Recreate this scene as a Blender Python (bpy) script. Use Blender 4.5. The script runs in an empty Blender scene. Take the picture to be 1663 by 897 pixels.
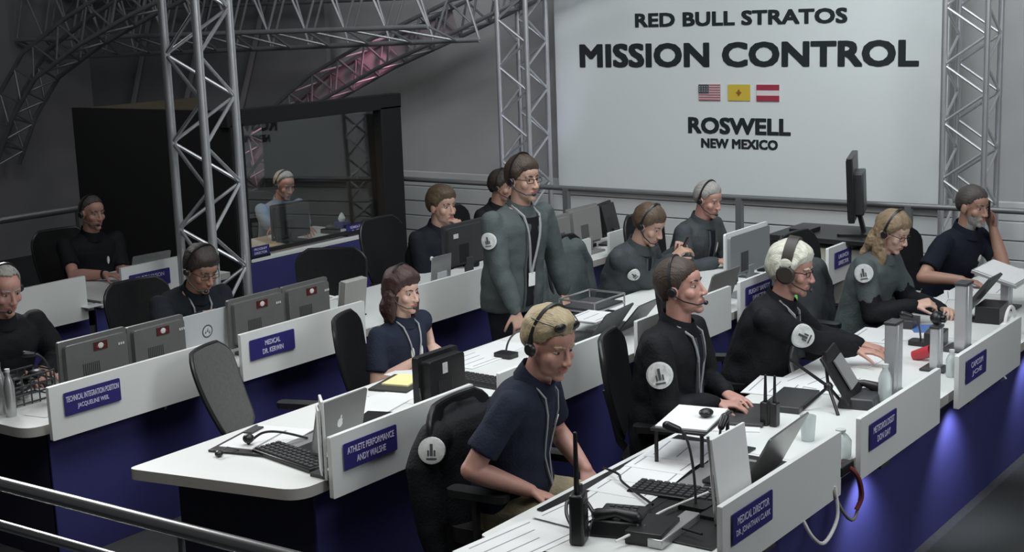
import bpy, bmesh, math, random
import numpy as np
from mathutils import Vector, Matrix, noise
random.seed(7)
SC = bpy.context.scene
COL = SC.collection
PI = math.pi
# ------------------------------------------------------------------ camera
W, HH, FPX = 1663, 897, 2305.0
PITCH, ROLL, YAW, CZ = math.radians(10.8), math.radians(2.0), math.radians(36.4), 2.65
CAM = Vector((0, 0, CZ))
FW = Vector((-math.sin(YAW)*math.cos(PITCH), math.cos(YAW)*math.cos(PITCH), -math.sin(PITCH)))
_r0 = Vector((math.cos(YAW), math.sin(YAW), 0)); _u0 = _r0.cross(FW)
RT = _r0*math.cos(ROLL) - _u0*math.sin(ROLL)
UP = _u0*math.cos(ROLL) + _r0*math.sin(ROLL)
def at(px, py, z=None, x=None, y=None):
    """The place in the room that a pixel of the photograph looks at."""
    d = FW + RT*((px - W/2)/FPX) + UP*((HH/2 - py)/FPX)
    t = (z-CZ)/d.z if z is not None else (x/d.x if x is not None else y/d.y)
    return CAM + d*t
cd = bpy.data.cameras.new('camera'); cam = bpy.data.objects.new('camera', cd); COL.objects.link(cam)
cam.matrix_world = Matrix(((RT.x, UP.x, -FW.x, 0), (RT.y, UP.y, -FW.y, 0), (RT.z, UP.z, -FW.z, CZ), (0, 0, 0, 1)))
cd.sensor_width = 36; cd.lens = 36*FPX/W; cd.clip_start = .05; cd.clip_end = 100
SC.camera = cam
# ------------------------------------------------------------------ light
SC.view_settings.view_transform = 'Standard'; SC.view_settings.look = 'None'
SC.view_settings.gamma = 1; SC.view_settings.use_curve_mapping = False
SC.view_settings.exposure = 0.0
wd = bpy.data.worlds.new('world'); SC.world = wd; wd.use_nodes = True
wd.node_tree.nodes['Background'].inputs[0].default_value = (.55, .62, .68, 1)
wd.node_tree.nodes['Background'].inputs[1].default_value = .06
def aim(o, tgt):
    o.rotation_euler = (Vector(tgt) - o.location).to_track_quat('-Z', 'Y').to_euler()
def area(name, loc, tgt, sx, sy, power, col=(1, 1, 1), spread=180):
    l = bpy.data.lights.new(name, 'AREA'); l.shape = 'RECTANGLE'; l.size = sx; l.size_y = sy
    l.energy = power; l.color = col; l.spread = math.radians(spread)
    o = bpy.data.objects.new(name, l); COL.objects.link(o); o.location = loc; aim(o, tgt); return o
def spot(name, loc, tgt, deg, power, col=(1, 1, 1), r=.05, blend=.6):
    l = bpy.data.lights.new(name, 'SPOT'); l.spot_size = math.radians(deg); l.spot_blend = blend
    l.energy = power; l.color = col; l.shadow_soft_size = r
    o = bpy.data.objects.new(name, l); COL.objects.link(o); o.location = loc; aim(o, tgt); return o
area('overhead_rig', (-3.8, 6.2, 4.6), (-4.2, 6.6, .7), 3.2, 5.0, 118, (.93, .98, 1.0), 120)
area('front_rig', (1.6, 5.2, 4.4), (-4.5, 6.8, 1.0), 2.0, 2.5, 55, (.95, .98, 1.0), 110)
area('rear_rig', (-3.8, 8.8, 4.2), (-5.3, 10.8, 1.55), 3.0, .6, 34, (.92, .98, 1.0), 130)
area('desk_end_rig', (-3.6, 2.6, 4.0), (-4.5, 5.0, .8), 1.4, 1.4, 22, (1.0, .98, .93), 110)
spot('pink_stage_lamp', (-8.75, 10.44, 2.42), (-10.1, 10.52, 1.85), 38, 45, (1.0, .40, .58), .05)
spot('pink_low_lamp', (-10.35, 10.44, 1.78), (-11.2, 10.52, 1.0), 42, 30, (1.0, .50, .66), .05)
area('rail_highlight_fill', (-9.5, 6.0, 3.9), (-3.8, 2.75, 1.05), 1.6, .8, 30, (1, 1, 1), 60)  # added light that gives the near rail its highlight
spot('violet_tower_lamp', (-7.0, 9.9, .5), (-7.55, 10.5, 2.0), 50, 14, (.62, .60, 1.0), .05)
area('left_fill', (-8.5, 6.2, 4.6), (-12.2, 10.4, 2.0), 2.5, 1.5, 40, (.95, .98, 1.0), 140)  # added fill, brightens the dark lining and trusses at left
area('right_fill', (-1.6, 8.2, 4.3), (-2.6, 11.0, 1.6), 1.5, .6, 14, (.95, .95, 1.0), 120)  # added fill, lifts the wall beyond the right tower
area('wall_fill', (-7.0, 9.0, 4.5), (-8.7, 11.0, 1.6), 1.5, .5, 14, (.97, .98, 1.0), 120)  # added fill for the back wall left of the sign
# ------------------------------------------------------------------ materials
MATS = {}
def mat(name, col, rough=.6, metal=0.0, nscale=0, namt=.12, bump=0, bscale=60, spec=.5, stretch=None, **kw):
    if name in MATS: return MATS[name]
    m = bpy.data.materials.new(name); m.use_nodes = True; MATS[name] = m
    nt = m.node_tree; b = nt.nodes['Principled BSDF']
    b.inputs['Roughness'].default_value = rough; b.inputs['Metallic'].default_value = metal
    b.inputs['Specular IOR Level'].default_value = spec
    b.inputs['Base Color'].default_value = (*col, 1)
    tc = nt.nodes.new('ShaderNodeTexCoord')
    if stretch:
        mp_ = nt.nodes.new('ShaderNodeMapping'); mp_.inputs['Scale'].default_value = stretch; nt.links.new(tc.outputs['Object'], mp_.inputs['Vector'])
        class _T: outputs = {'Object': mp_.outputs['Vector']}
        tc = _T
    if nscale:
        n = nt.nodes.new('ShaderNodeTexNoise'); n.inputs['Scale'].default_value = nscale; n.inputs['Detail'].default_value = 5
        nt.links.new(tc.outputs['Object'], n.inputs['Vector'])
        r = nt.nodes.new('ShaderNodeMix'); r.data_type = 'RGBA'
        r.inputs['A'].default_value = (*[max(0, c*(1-namt)) for c in col], 1)
        r.inputs['B'].default_value = (*[min(1, c*(1+namt)) for c in col], 1)
        nt.links.new(n.outputs['Fac'], r.inputs['Factor']); nt.links.new(r.outputs['Result'], b.inputs['Base Color'])
    if bump:
        n2 = nt.nodes.new('ShaderNodeTexNoise'); n2.inputs['Scale'].default_value = bscale; n2.inputs['Detail'].default_value = 4
        nt.links.new(tc.outputs['Object'], n2.inputs['Vector'])
        bp = nt.nodes.new('ShaderNodeBump'); bp.inputs['Strength'].default_value = bump; bp.inputs['Distance'].default_value = .01
        nt.links.new(n2.outputs['Fac'], bp.inputs['Height']); nt.links.new(bp.outputs['Normal'], b.inputs['Normal'])
    for k, v in kw.items():
        b.inputs[k.replace('_', ' ')].default_value = v
    return m
M_white = mat('white_laminate', (.72, .74, .725), .35, nscale=3, namt=.03)
M_edge = mat('grey_edge_band', (.36, .35, .33), .5, nscale=8, namt=.1)
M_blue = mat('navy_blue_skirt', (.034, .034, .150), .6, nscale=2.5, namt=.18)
M_plate = mat('plate_blue', (.028, .024, .16), .5, nscale=20, namt=.05)
M_letter = mat('plate_letter', (.62, .60, .78), .6)
M_ink = mat('sign_ink', (.012, .018, .022), .6, nscale=4, namt=.2)
M_sign = mat('sign_panel', (.70, .74, .74), .65, nscale=1.2, namt=.03)
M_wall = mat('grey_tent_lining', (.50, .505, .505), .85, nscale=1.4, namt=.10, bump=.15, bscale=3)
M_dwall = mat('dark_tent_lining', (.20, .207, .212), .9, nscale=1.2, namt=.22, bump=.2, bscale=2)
M_floor = mat('platform_carpet', (.05, .052, .055), .95, nscale=30, namt=.25, bump=.3, bscale=200)
M_aisle = mat('aisle_floor', (.026, .029, .026), .8, nscale=2, namt=.3, bump=.2, bscale=30)
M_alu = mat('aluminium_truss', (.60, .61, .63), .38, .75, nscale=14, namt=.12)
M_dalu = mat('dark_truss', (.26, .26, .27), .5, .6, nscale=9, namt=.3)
M_steel = mat('brushed_rail', (.55, .55, .55), .28, .9, nscale=20, namt=.1)
M_frail = mat('front_rail_steel', (.40, .40, .40), .26, .85, nscale=20, namt=.08)
M_black = mat('black_booth', (.006, .006, .007), .8, nscale=3, namt=.3)
M_bfab = mat('black_mesh', (.012, .012, .013), .75, spec=.2, nscale=40, namt=.35, bump=.3, bscale=260)
M_plast = mat('black_plastic', (.012, .012, .013), .38, nscale=20, namt=.2)
M_pgrey = mat('grey_plastic', (.115, .118, .115), .45, nscale=12, namt=.12)
M_dgrey = mat('charcoal_plastic', (.040, .042, .044), .42, nscale=12, namt=.15)
M_silver = mat('laptop_silver', (.52, .53, .53), .33, .7, nscale=10, namt=.05)
M_screen = mat('screen_glass', (.008, .009, .010), .12)
M_paper = mat('paper', (.70, .71, .71), .8, nscale=6, namt=.04)
M_pgreyp = mat('printed_paper', (.62, .64, .66), .8, nscale=25, namt=.15)
M_ppr = mat('paper_ink', (.25, .26, .28), .8)
M_red = mat('red_sticker', (.22, .02, .03), .4)
M_yel = mat('yellow_pad', (.75, .70, .33), .8)
M_wcable = mat('white_cable', (.75, .75, .72), .45)
def glass():
    m = bpy.data.materials.new('booth_glass'); m.use_nodes = True; nt = m.node_tree
    for n in list(nt.nodes): nt.nodes.remove(n)
    o = nt.nodes.new('ShaderNodeOutputMaterial'); mx = nt.nodes.new('ShaderNodeMixShader')
    t = nt.nodes.new('ShaderNodeBsdfTransparent'); g = nt.nodes.new('ShaderNodeBsdfGlossy'); g.inputs['Roughness'].default_value = .005
    t.inputs[0].default_value = (.86, .88, .87, 1)
    lw = nt.nodes.new('ShaderNodeLayerWeight'); pw = nt.nodes.new('ShaderNodeMath'); pw.operation = 'POWER'; pw.inputs[1].default_value = 4
    md = nt.nodes.new('ShaderNodeMath'); md.operation = 'MULTIPLY_ADD'; md.inputs[1].default_value = .9; md.inputs[2].default_value = .07
    nt.links.new(lw.outputs['Facing'], pw.inputs[0]); nt.links.new(pw.outputs[0], md.inputs[0])
    nt.links.new(md.outputs[0], mx.inputs[0]); nt.links.new(t.outputs[0], mx.inputs[1]); nt.links.new(g.outputs[0], mx.inputs[2])
    nt.links.new(mx.outputs[0], o.inputs[0]); return m
M_glass = glass()
M_bottle = mat('clear_bottle', (.80, .86, .86), .15, Transmission_Weight=.55, Alpha=1.0)
# ------------------------------------------------------------------ mesh helper
def rotz(a): return Matrix.Rotation(a, 3, 'Z')
def roty(a): return Matrix.Rotation(a, 3, 'Y')
def rotx(a): return Matrix.Rotation(a, 3, 'X')
class MB:
    def __init__(s): s.v = []; s.f = []; s.m = []
    def add(s, vs, fs, mi=0):
        o = len(s.v); s.v += [tuple(v) for v in vs]; s.f += [tuple(i+o for i in f) for f in fs]; s.m += [mi]*len(fs); return s
    def box(s, c, d, R=None, mi=0, top=1.0):
        c = Vector(c); vs = []
        for z in (-1, 1):
            k = top if z > 0 else 1
            for x, y in ((-1, -1), (1, -1), (1, 1), (-1, 1)):
                p = Vector((x*d[0]/2*k, y*d[1]/2*k, z*d[2]/2)); vs.append(c + (R @ p if R else p))
        return s.add(vs, [(3, 2, 1, 0), (4, 5, 6, 7), (0, 1, 5, 4), (1, 2, 6, 5), (2, 3, 7, 6), (3, 0, 4, 7)], mi)
    def loft(s, rings, mi=0, caps=True):
        n = len(rings[0]); vs = [p for r in rings for p in r]; fs = []
        for i in range(len(rings)-1):
            for j in range(n):
                fs.append((i*n+j, i*n+(j+1) % n, (i+1)*n+(j+1) % n, (i+1)*n+j))
        if caps:
            fs.append(tuple(range(n))[::-1]); fs.append(tuple((len(rings)-1)*n+j for j in range(n)))
        return s.add(vs, fs, mi)
    def tube(s, pts, r, n=10, mi=0, ref=None, flat=1.0):
        pts = [Vector(p) for p in pts]; rs = r if isinstance(r, (list, tuple)) else [r]*len(pts)
        rings = []; prev = Vector(ref) if ref else None
        for i, p in enumerate(pts):
            d = (pts[min(i+1, len(pts)-1)] - pts[max(i-1, 0)]).normalized()
            if prev is None: prev = Vector((0, 0, 1)) if abs(d.z) < .9 else Vector((1, 0, 0))
            a = prev - d*prev.dot(d)
            if a.length < 1e-4: a = d.orthogonal()
            a.normalize(); b = d.cross(a); prev = a
            rings.append([p + (a*math.cos(2*PI*k/n)*flat + b*math.sin(2*PI*k/n))*rs[i] for k in range(n)])
        return s.loft(rings, mi)
    def capsule(s, pts, rs, n=12, mi=0, flat=1.0, ref=None):
        """tapered limb with round ends"""
        pts = [Vector(p) for p in pts]
        d0 = (pts[0]-pts[1]).normalized(); d1 = (pts[-1]-pts[-2]).normalized()
        P = [pts[0]+d0*rs[0]*k for k in (.95, .75, .4)] + pts + [pts[-1]+d1*rs[-1]*k for k in (.4, .75, .95)]
        Rr = [rs[0]*k for k in (.3, .66, .92)] + list(rs) + [rs[-1]*k for k in (.92, .66, .3)]
        return s.tube(P, Rr, n, mi, ref, flat)
    def ell(s, c, r, R=None, n=20, m=12, mi=0):
        c = Vector(c); vs = [Vector((0, 0, -r[2]))]
        for i in range(1, m):
            t = -PI/2 + PI*i/m
            for j in range(n):
                vs.append(Vector((r[0]*math.cos(t)*math.cos(2*PI*j/n), r[1]*math.cos(t)*math.sin(2*PI*j/n), r[2]*math.sin(t))))
        vs.append(Vector((0, 0, r[2]))); fs = []
        for j in range(n): fs.append((0, 1+(j+1) % n, 1+j))
        for i in range(m-2):
            for j in range(n):
                a = 1+i*n; fs.append((a+j, a+(j+1) % n, a+n+(j+1) % n, a+n+j))
        a = 1+(m-2)*n
        for j in range(n): fs.append((a+j, a+(j+1) % n, len(vs)-1))
        return s.add([c + (R @ v if R else v) for v in vs], fs, mi)
    def prism(s, poly, z0, z1, T=None, mi=0, mside=None):
        n = len(poly); T = T or (lambda x, y, z: (x, y, z))
        vs = [T(x, y, z0) for x, y in poly] + [T(x, y, z1) for x, y in poly]
        s.add(vs, [tuple(range(n))[::-1], tuple(range(n, 2*n))], mi)
        return s.add(vs, [(i, (i+1) % n, n+(i+1) % n, n+i) for i in range(n)], mi if mside is None else mside)
    def lathe(s, c, prof, n=20, mi=0, R=None):
        c = Vector(c); rings = []
        for r, z in prof:
            rings.append([c + ((R @ Vector((r*math.cos(2*PI*k/n), r*math.sin(2*PI*k/n), z))) if R else Vector((r*math.cos(2*PI*k/n), r*math.sin(2*PI*k/n), z))) for k in range(n)])
        return s.loft(rings, mi)
    def mesh(s, name, mats, smooth=35):
        me = bpy.data.meshes.new(name); me.from_pydata(s.v, [], s.f)
        for m in (mats if isinstance(mats, (list, tuple)) else [mats]): me.materials.append(m)
        me.polygons.foreach_set('material_index', s.m)
        bm = bmesh.new(); bm.from_mesh(me); bmesh.ops.recalc_face_normals(bm, faces=bm.faces); bm.to_mesh(me); bm.free()
        if smooth:
            me.polygons.foreach_set('use_smooth', [True]*len(me.polygons)); me.set_sharp_from_angle(angle=math.radians(smooth))
        me.update(); return me
    def build(s, name, mats, parent=None, smooth=35, bevel=0, loc=None, rz=None):
        return link(name, s.mesh(name, mats, smooth), parent, bevel, loc, rz)
def link(name, me, parent=None, bevel=0, loc=None, rz=None):
    o = bpy.data.objects.new(name, me); COL.objects.link(o)
    if parent: o.parent = parent
    if loc is not None: o.location = loc
    if rz is not None: o.rotation_euler = (0, 0, rz)
    if bevel:
        b = o.modifiers.new('bevel', 'BEVEL'); b.width = bevel; b.segments = 2; b.limit_method = 'ANGLE'; b.angle_limit = math.radians(40)
    return o
def tag(o, label, cat, group=None, kind=None):
    if label: o['label'] = label
    if cat: o['category'] = cat
    if group: o['group'] = group
    if kind: o['kind'] = kind
    return o
def empty(name, loc, label, cat, rz=0, group=None):
    o = bpy.data.objects.new(name, None); COL.objects.link(o); o.location = loc; o.rotation_euler = (0, 0, rz); o.empty_display_size = .1
    return tag(o, label, cat, group)
def struct(o): o['kind'] = 'structure'; return o
def copy_tree(o, parent=None):
    c = o.copy(); COL.objects.link(c)
    if parent: c.parent = parent; c.matrix_parent_inverse = o.matrix_parent_inverse
    for ch in list(o.children): copy_tree(ch, c)
    return c
def text_geo(body, size, ext=.002, xs=1.0, spacing=1.0):
    cu = bpy.data.curves.new('t', 'FONT'); cu.body = body; cu.size = size; cu.extrude = ext
    cu.align_x = 'CENTER'; cu.align_y = 'CENTER'; cu.space_character = spacing; cu.resolution_u = 3
    o = bpy.data.objects.new('t', cu); COL.objects.link(o)
    dg = bpy.context.evaluated_depsgraph_get(); me = bpy.data.meshes.new_from_object(o.evaluated_get(dg))
    vs = [Vector((v.co.x*xs, v.co.y, v.co.z)) for v in me.vertices]; fs = [tuple(p.vertices) for p in me.polygons]
    bpy.data.objects.remove(o); bpy.data.curves.remove(cu); bpy.data.meshes.remove(me)
    return vs, fs
def put_text(mb, body, size, T, mi=0, w=None, h=None, bold=0, **kw):
    """lettering laid flat by T(x,y,z); w and h fit it to a width and height in metres"""
    vs, fs = text_geo(body, size, **kw)
    x0 = min(v.x for v in vs); x1 = max(v.x for v in vs); y0 = min(v.y for v in vs); y1 = max(v.y for v in vs)
    sx = (w-2*bold)/(x1-x0) if w else 1; sy = (h-2*bold)/(y1-y0) if h else 1
    for k in range(9 if bold else 1):   # heavy strokes: the letter widened by shifted outlines
        dx, dy = (0, 0) if k == 0 else (bold*max(-1, min(1, 1.3*math.cos(k*PI/4))), bold*.8*max(-1, min(1, 1.3*math.sin(k*PI/4))))
        mb.add([T((v.x-(x0+x1)/2)*sx+dx, (v.y-(y0+y1)/2)*sy+dy, v.z+k*.00006) for v in vs], fs, mi)
def round_poly(pts, rad, seg=6):
    out = []
    n = len(pts)
    for i in range(n):
        p = Vector(pts[i]); a = Vector(pts[i-1])-p; b = Vector(pts[(i+1) % n])-p
        r = rad[i] if isinstance(rad, (list, tuple)) else rad
        if r <= 0: out.append(tuple(p)); continue
        a = p + a.normalized()*r; b = p + b.normalized()*r
        for k in range(seg+1):
            t = k/seg; q = a*(1-t)**2 + p*2*t*(1-t) + b*t*t; out.append((q.x, q.y))
    return out
# ------------------------------------------------------------------ the setting
struct(MB().box((-7, 5.5, -.05), (15, 15, .1)).build('floor', M_floor))
struct(MB().box((-.2, 6.5, .006), (4.1, 13, .012)).build('trim_1', M_aisle))
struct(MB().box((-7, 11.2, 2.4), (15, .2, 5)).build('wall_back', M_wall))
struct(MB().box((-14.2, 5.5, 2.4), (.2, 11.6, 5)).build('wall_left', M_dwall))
lw = MB()
for i in range(7): lw.box((-6.2, 10.86 - .006*(i % 2), .08+.15*i), (9.4, .05, .143))
struct(lw.build('trim_2', mat('grey_cladding', (.62, .64, .64), .7, nscale=3, namt=.05), bevel=.006))
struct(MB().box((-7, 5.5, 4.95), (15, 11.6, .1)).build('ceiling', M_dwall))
# slanted dark lining at the far left of the tent
dl = MB()
for i in range(4):
    x0 = -13.9 + i*.05; pts = []
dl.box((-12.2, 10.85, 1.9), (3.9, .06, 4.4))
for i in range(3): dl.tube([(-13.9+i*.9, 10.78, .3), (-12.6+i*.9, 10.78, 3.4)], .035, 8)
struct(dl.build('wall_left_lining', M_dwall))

# ------------------------------------------------------------------ sign
YS = 10.75
sg = empty('sign_board', (-5.55, YS, 0), 'huge white wall sign with black lettering and three flags at the back', 'sign')
def S(x, z, y=0): return (x+5.55, y, z)
MB().box((0, .03, 2.2), (3.62, .05, 2.45)).build('board', M_sign, sg, bevel=.006)
def sign_line(body, cx, z0, z1, w, bold):
    mb = MB(); put_text(mb, body, .2, lambda x, y, z: (cx+5.55+x, .004-z, (z0+z1)/2+y), w=w, h=z1-z0, bold=bold, ext=.003, spacing=1.02)
    ex = sorted((min(mb.v[i][0] for i in f), max(mb.v[i][0] for i in f), k) for k, f in enumerate(mb.f)); words = [[]]; hi = ex[0][1]
    for lo, h2, k in ex:   # one part per word
        if lo - hi > (z1-z0)*.20: words.append([])
        words[-1].append(k); hi = max(hi, h2)
    for wd_ in words:
        m2 = MB(); ids = sorted({i for k in wd_ for i in mb.f[k]}); mp = {i: j for j, i in enumerate(ids)}
        m2.add([mb.v[i] for i in ids], [tuple(mp[i] for i in mb.f[k]) for k in wd_]); m2.build('lettering', M_ink, sg, smooth=0)
sign_line('RED BULL STRATOS', -5.53, 2.42, 2.545, 1.95, .0075)
sign_line('MISSION CONTROL', -5.53, 2.075, 2.29, 3.12, .013)
sign_line('ROSWELL', -5.515, 1.515, 1.66, .955, .0085)
sign_line('NEW MEXICO', -5.51, 1.395, 1.48, .715, .005)
fl = MB(); fw, fh = .205, .135
cx, cz = -5.78+5.55, 1.868
fl.box((cx, 0, cz), (fw, .006, fh), mi=0)
for k in range(7): fl.box((cx, -.004, cz+fh/2-fh/13*(2*k+.5)), (fw, .003, fh/13), mi=1)
fl.box((cx-fw*.27, -.0065, cz+fh*.22), (fw*.46, .004, fh*.54), mi=2)
for i in range(4):
    for j in range(3): fl.box((cx-fw*.44+i*fw*.115, -.009, cz+fh*.08+j*fh*.14), (.007, .002, .007), mi=0)
fl.build('flag', [mat('flag_white', (.55, .52, .52), .7), mat('flag_red', (.42, .12, .15), .7), mat('flag_blue', (.06, .075, .085), .7)], sg)
fl = MB(); cx = -5.505+5.55
fl.box((cx, 0, cz), (fw, .006, fh), mi=0)
for a in (0, PI/2):
    for k in (-1, 0, 1):
        fl.box((cx, -.005, cz), ((.05, .004, .005) if a == 0 else (.005, .004, .06)), mi=1) if k == 0 else fl.box((cx+(0 if a == 0 else k*.007), -.005, cz+(k*.007 if a == 0 else 0)), ((.034, .004, .004) if a == 0 else (.004, .004, .042)), mi=1)
fl.lathe((cx, -.006, cz), [(.011, 0), (.011, .003), (.006, .003)], 14, 1, rotx(PI/2))
fl.build('flag', [mat('flag_yellow', (.62, .45, .05), .7), mat('flag_zia', (.32, .12, .02), .7)], sg)
fl = MB(); cx = -5.24+5.55
fl.box((cx, 0, cz), (fw, .006, fh), mi=0)
for k in (-1, 1): fl.box((cx, -.004, cz+k*fh/3), (fw, .004, fh/3), mi=1)
fl.build('flag', [mat('flag_pale', (.70, .66, .66), .7), mat('flag_crimson', (.36, .03, .06), .7)], sg)

# ------------------------------------------------------------------ rails
def rail(name, label, pts, posts, r=.022, zs=(1.1,), clamp=False, mt=None):
    e = empty(name, pts[0], label, 'railing'); o = Vector(pts[0]); mt = mt or M_steel
    for z in zs:
        MB().tube([Vector((p[0], p[1], z))-Vector((o.x, o.y, o.z)) for p in pts], r if z == zs[0] else r*.72, 14).build('handrail' if z == zs[0] else 'lower_rail', mt, e)
    for p in posts:
        q = Vector((p[0], p[1], 0))-Vector((o.x, o.y, o.z))
        pm = MB().box(q+Vector((0, 0, zs[0]/2)), (.05, .05, zs[0])) if not clamp else MB().tube([q, q+Vector((0, 0, zs[0]))], .012, 12)
        pst = pm.build('post', mt, e)
        if clamp:
            c = MB()
            c.ell(q+Vector((0, -.02, zs[1]+.012)), (.022, .022, .02)); c.ell(q+Vector((.035, -.012, zs[1]+.012)), (.016, .016, .016)); c.ell(q+Vector((-.035, -.012, zs[1]+.012)), (.016, .016, .016))
            c.build('clamp', mt, pst)
    return e
M_rail = mat('dull_rail', (.20, .21, .215), .45, .5, nscale=10, namt=.1)
rail('railing', 'grey horizontal handrail on square posts below the wall sign', [(-9.6, 10.0, 0), (-7.2, 9.98, 0), (-5.2, 10.0, 0), (-3.4, 10.08, 0), (-2.2, 10.1, 0)], [(-9.4, 10.0), (-6.75, 9.98), (-5.12, 10), (-3.77, 10.06), (-2.9, 10.1)], mt=M_rail)
rail('railing', 'short steel handrail behind the bald man at far left', [(-10.0, 5.4, 0), (-9.98, 6.4, 0), (-9.95, 7.45, 0)], [(-9.98, 6.0), (-9.96, 7.4)], .032, mt=M_steel)
rail('railing', 'two-bar steel safety rail in the near bottom left corner', [(-5.2, 2.70, 0), (-3.4, 2.75, 0), (-1.9, 2.80, 0)], [(-4.75, 2.72), (-3.35, 2.755), (-2.1, 2.80)], .025, (1.08, .925), True, M_frail)

# ------------------------------------------------------------------ trusses
def truss(name, label, chords, faces, bays, r, rb, mt, zig=True, shift=0):
    """chords: list of polylines with equal point counts; faces: pairs of chords laced with zigzag braces"""
    o = Vector(chords[0][0]); e = empty(name, o, label, 'truss')
    C = [[Vector(p)-o for p in c] for c in chords]
    for c in C: MB().tube(c, r, 12).build('chord', mt, e)
    def pt(c, t):
        t = max(0, min(.9999, t))*(len(c)-1); i = int(t); return c[i].lerp(c[i+1], t-i)
    for fi, (a, b) in enumerate(faces):
        for k in range(bays):
            t0, t1 = k/bays, (k+.5)/bays; t2 = (k+1)/bays
            p, q, w = pt(C[a], t0), pt(C[b], t1), pt(C[a], t2)
            MB().tube([p, q], rb, 8).build('brace', mt, e)
            if zig: MB().tube([q, w], rb, 8).build('brace', mt, e)
    return e
def vtower(name, label, xy, z0, z1, faces, bays, r, rb, mt):
    e = truss(name, label, [[(x, y, z0), (x, y, z1)] for x, y in xy], faces, bays, r, rb, mt)
    return e
s = .31
x0, y0 = at(817, 300, y=10.32).x, 10.32
vtower('truss_tower', 'square aluminium truss tower at the left edge of the wall sign', [(x0, y0), (x0+s, y0), (x0+s, y0+s), (x0, y0+s)], 0, 3.8, [(0, 1), (1, 2), (3, 2), (0, 3)], 9, .023, .011, M_alu)
x0, y0 = at(1529, 300, y=10.36).x, 10.36
vtower('truss_tower', 'square aluminium truss tower at the right edge of the wall sign', [(x0, y0), (x0+s, y0), (x0+s, y0+s), (x0, y0+s)], 0, 3.8, [(0, 1), (1, 2), (3, 2), (0, 3)], 9, .023, .011, M_alu)
pa, pb, pc = at(279, 215, y=6.52), at(332, 215, y=6.40), at(385, 215, y=6.86)
vtower('truss_tower', 'tall near truss tower standing in front of the black booth', [(pa.x, pa.y), (pb.x, pb.y), (pc.x, pc.y)], 0, 3.6, [(0, 1), (1, 2), (0, 2)], 6, .031, .013, M_alu)
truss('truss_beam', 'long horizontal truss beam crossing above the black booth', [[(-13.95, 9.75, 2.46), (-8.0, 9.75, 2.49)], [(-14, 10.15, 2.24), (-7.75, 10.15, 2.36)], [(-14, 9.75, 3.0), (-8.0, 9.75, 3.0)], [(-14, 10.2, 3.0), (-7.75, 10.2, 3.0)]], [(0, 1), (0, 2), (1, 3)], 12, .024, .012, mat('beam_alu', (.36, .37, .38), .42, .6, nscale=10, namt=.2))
ac = [(-11.75, .2), (-11.35, .85), (-10.75, 1.45), (-10.0, 1.90), (-9.2, 2.23), (-8.4, 2.5), (-7.6, 2.78), (-6.6, 3.1)]
def off(path, d):
    out = []
    for i, p in enumerate(path):
        a = Vector(path[max(0, i-1)]); b = Vector(path[min(len(path)-1, i+1)]); t = (b-a).normalized(); out.append((p[0]-t.y*d, p[1]+t.x*d))
    return out
u_, l_ = off(ac, .14), off(ac, -.14)
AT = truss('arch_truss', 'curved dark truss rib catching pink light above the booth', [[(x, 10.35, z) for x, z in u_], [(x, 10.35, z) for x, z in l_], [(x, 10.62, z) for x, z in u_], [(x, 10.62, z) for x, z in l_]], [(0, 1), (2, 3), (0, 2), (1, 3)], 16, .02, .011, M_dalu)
ip = MB(); o_ = Vector((u_[0][0], 10.35, u_[0][1]))
for i in range(5):
    a1, a2, b1, b2 = u_[i], u_[i+1], l_[i], l_[i+1]
    ip.loft([[Vector((p_[0], y_, p_[1]))-o_ for p_ in (a1, a2, b2, b1)] for y_ in (10.645, 10.655)])
ip.build('infill_panel', mat('pale_infill', (.42, .36, .38), .8, nscale=5, namt=.2), AT, smooth=0)
ac = [(-13.9, 1.2), (-13.5, 1.75), (-13.0, 2.2), (-12.2, 2.55), (-11.3, 2.85), (-10.4, 3.1)]
u_, l_ = off(ac, .16), off(ac, -.16)
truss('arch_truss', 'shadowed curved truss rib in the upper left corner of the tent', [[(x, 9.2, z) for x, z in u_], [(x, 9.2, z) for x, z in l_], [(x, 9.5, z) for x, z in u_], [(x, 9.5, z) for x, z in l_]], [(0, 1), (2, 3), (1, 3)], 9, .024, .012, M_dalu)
for i in range(2):
    zz = 2.95+i*.16
    truss('truss_beam', ['upper truss beam running level behind the curved ribs at top left', 'topmost truss beam half cut off by the top edge at left'][i], [[(-14, 10.5, zz-.2), (-8.6, 10.5, zz-.2)], [(-14, 10.5, zz), (-8.6, 10.5, zz)]], [(0, 1)], 14, .018, .009, M_dalu)

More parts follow.
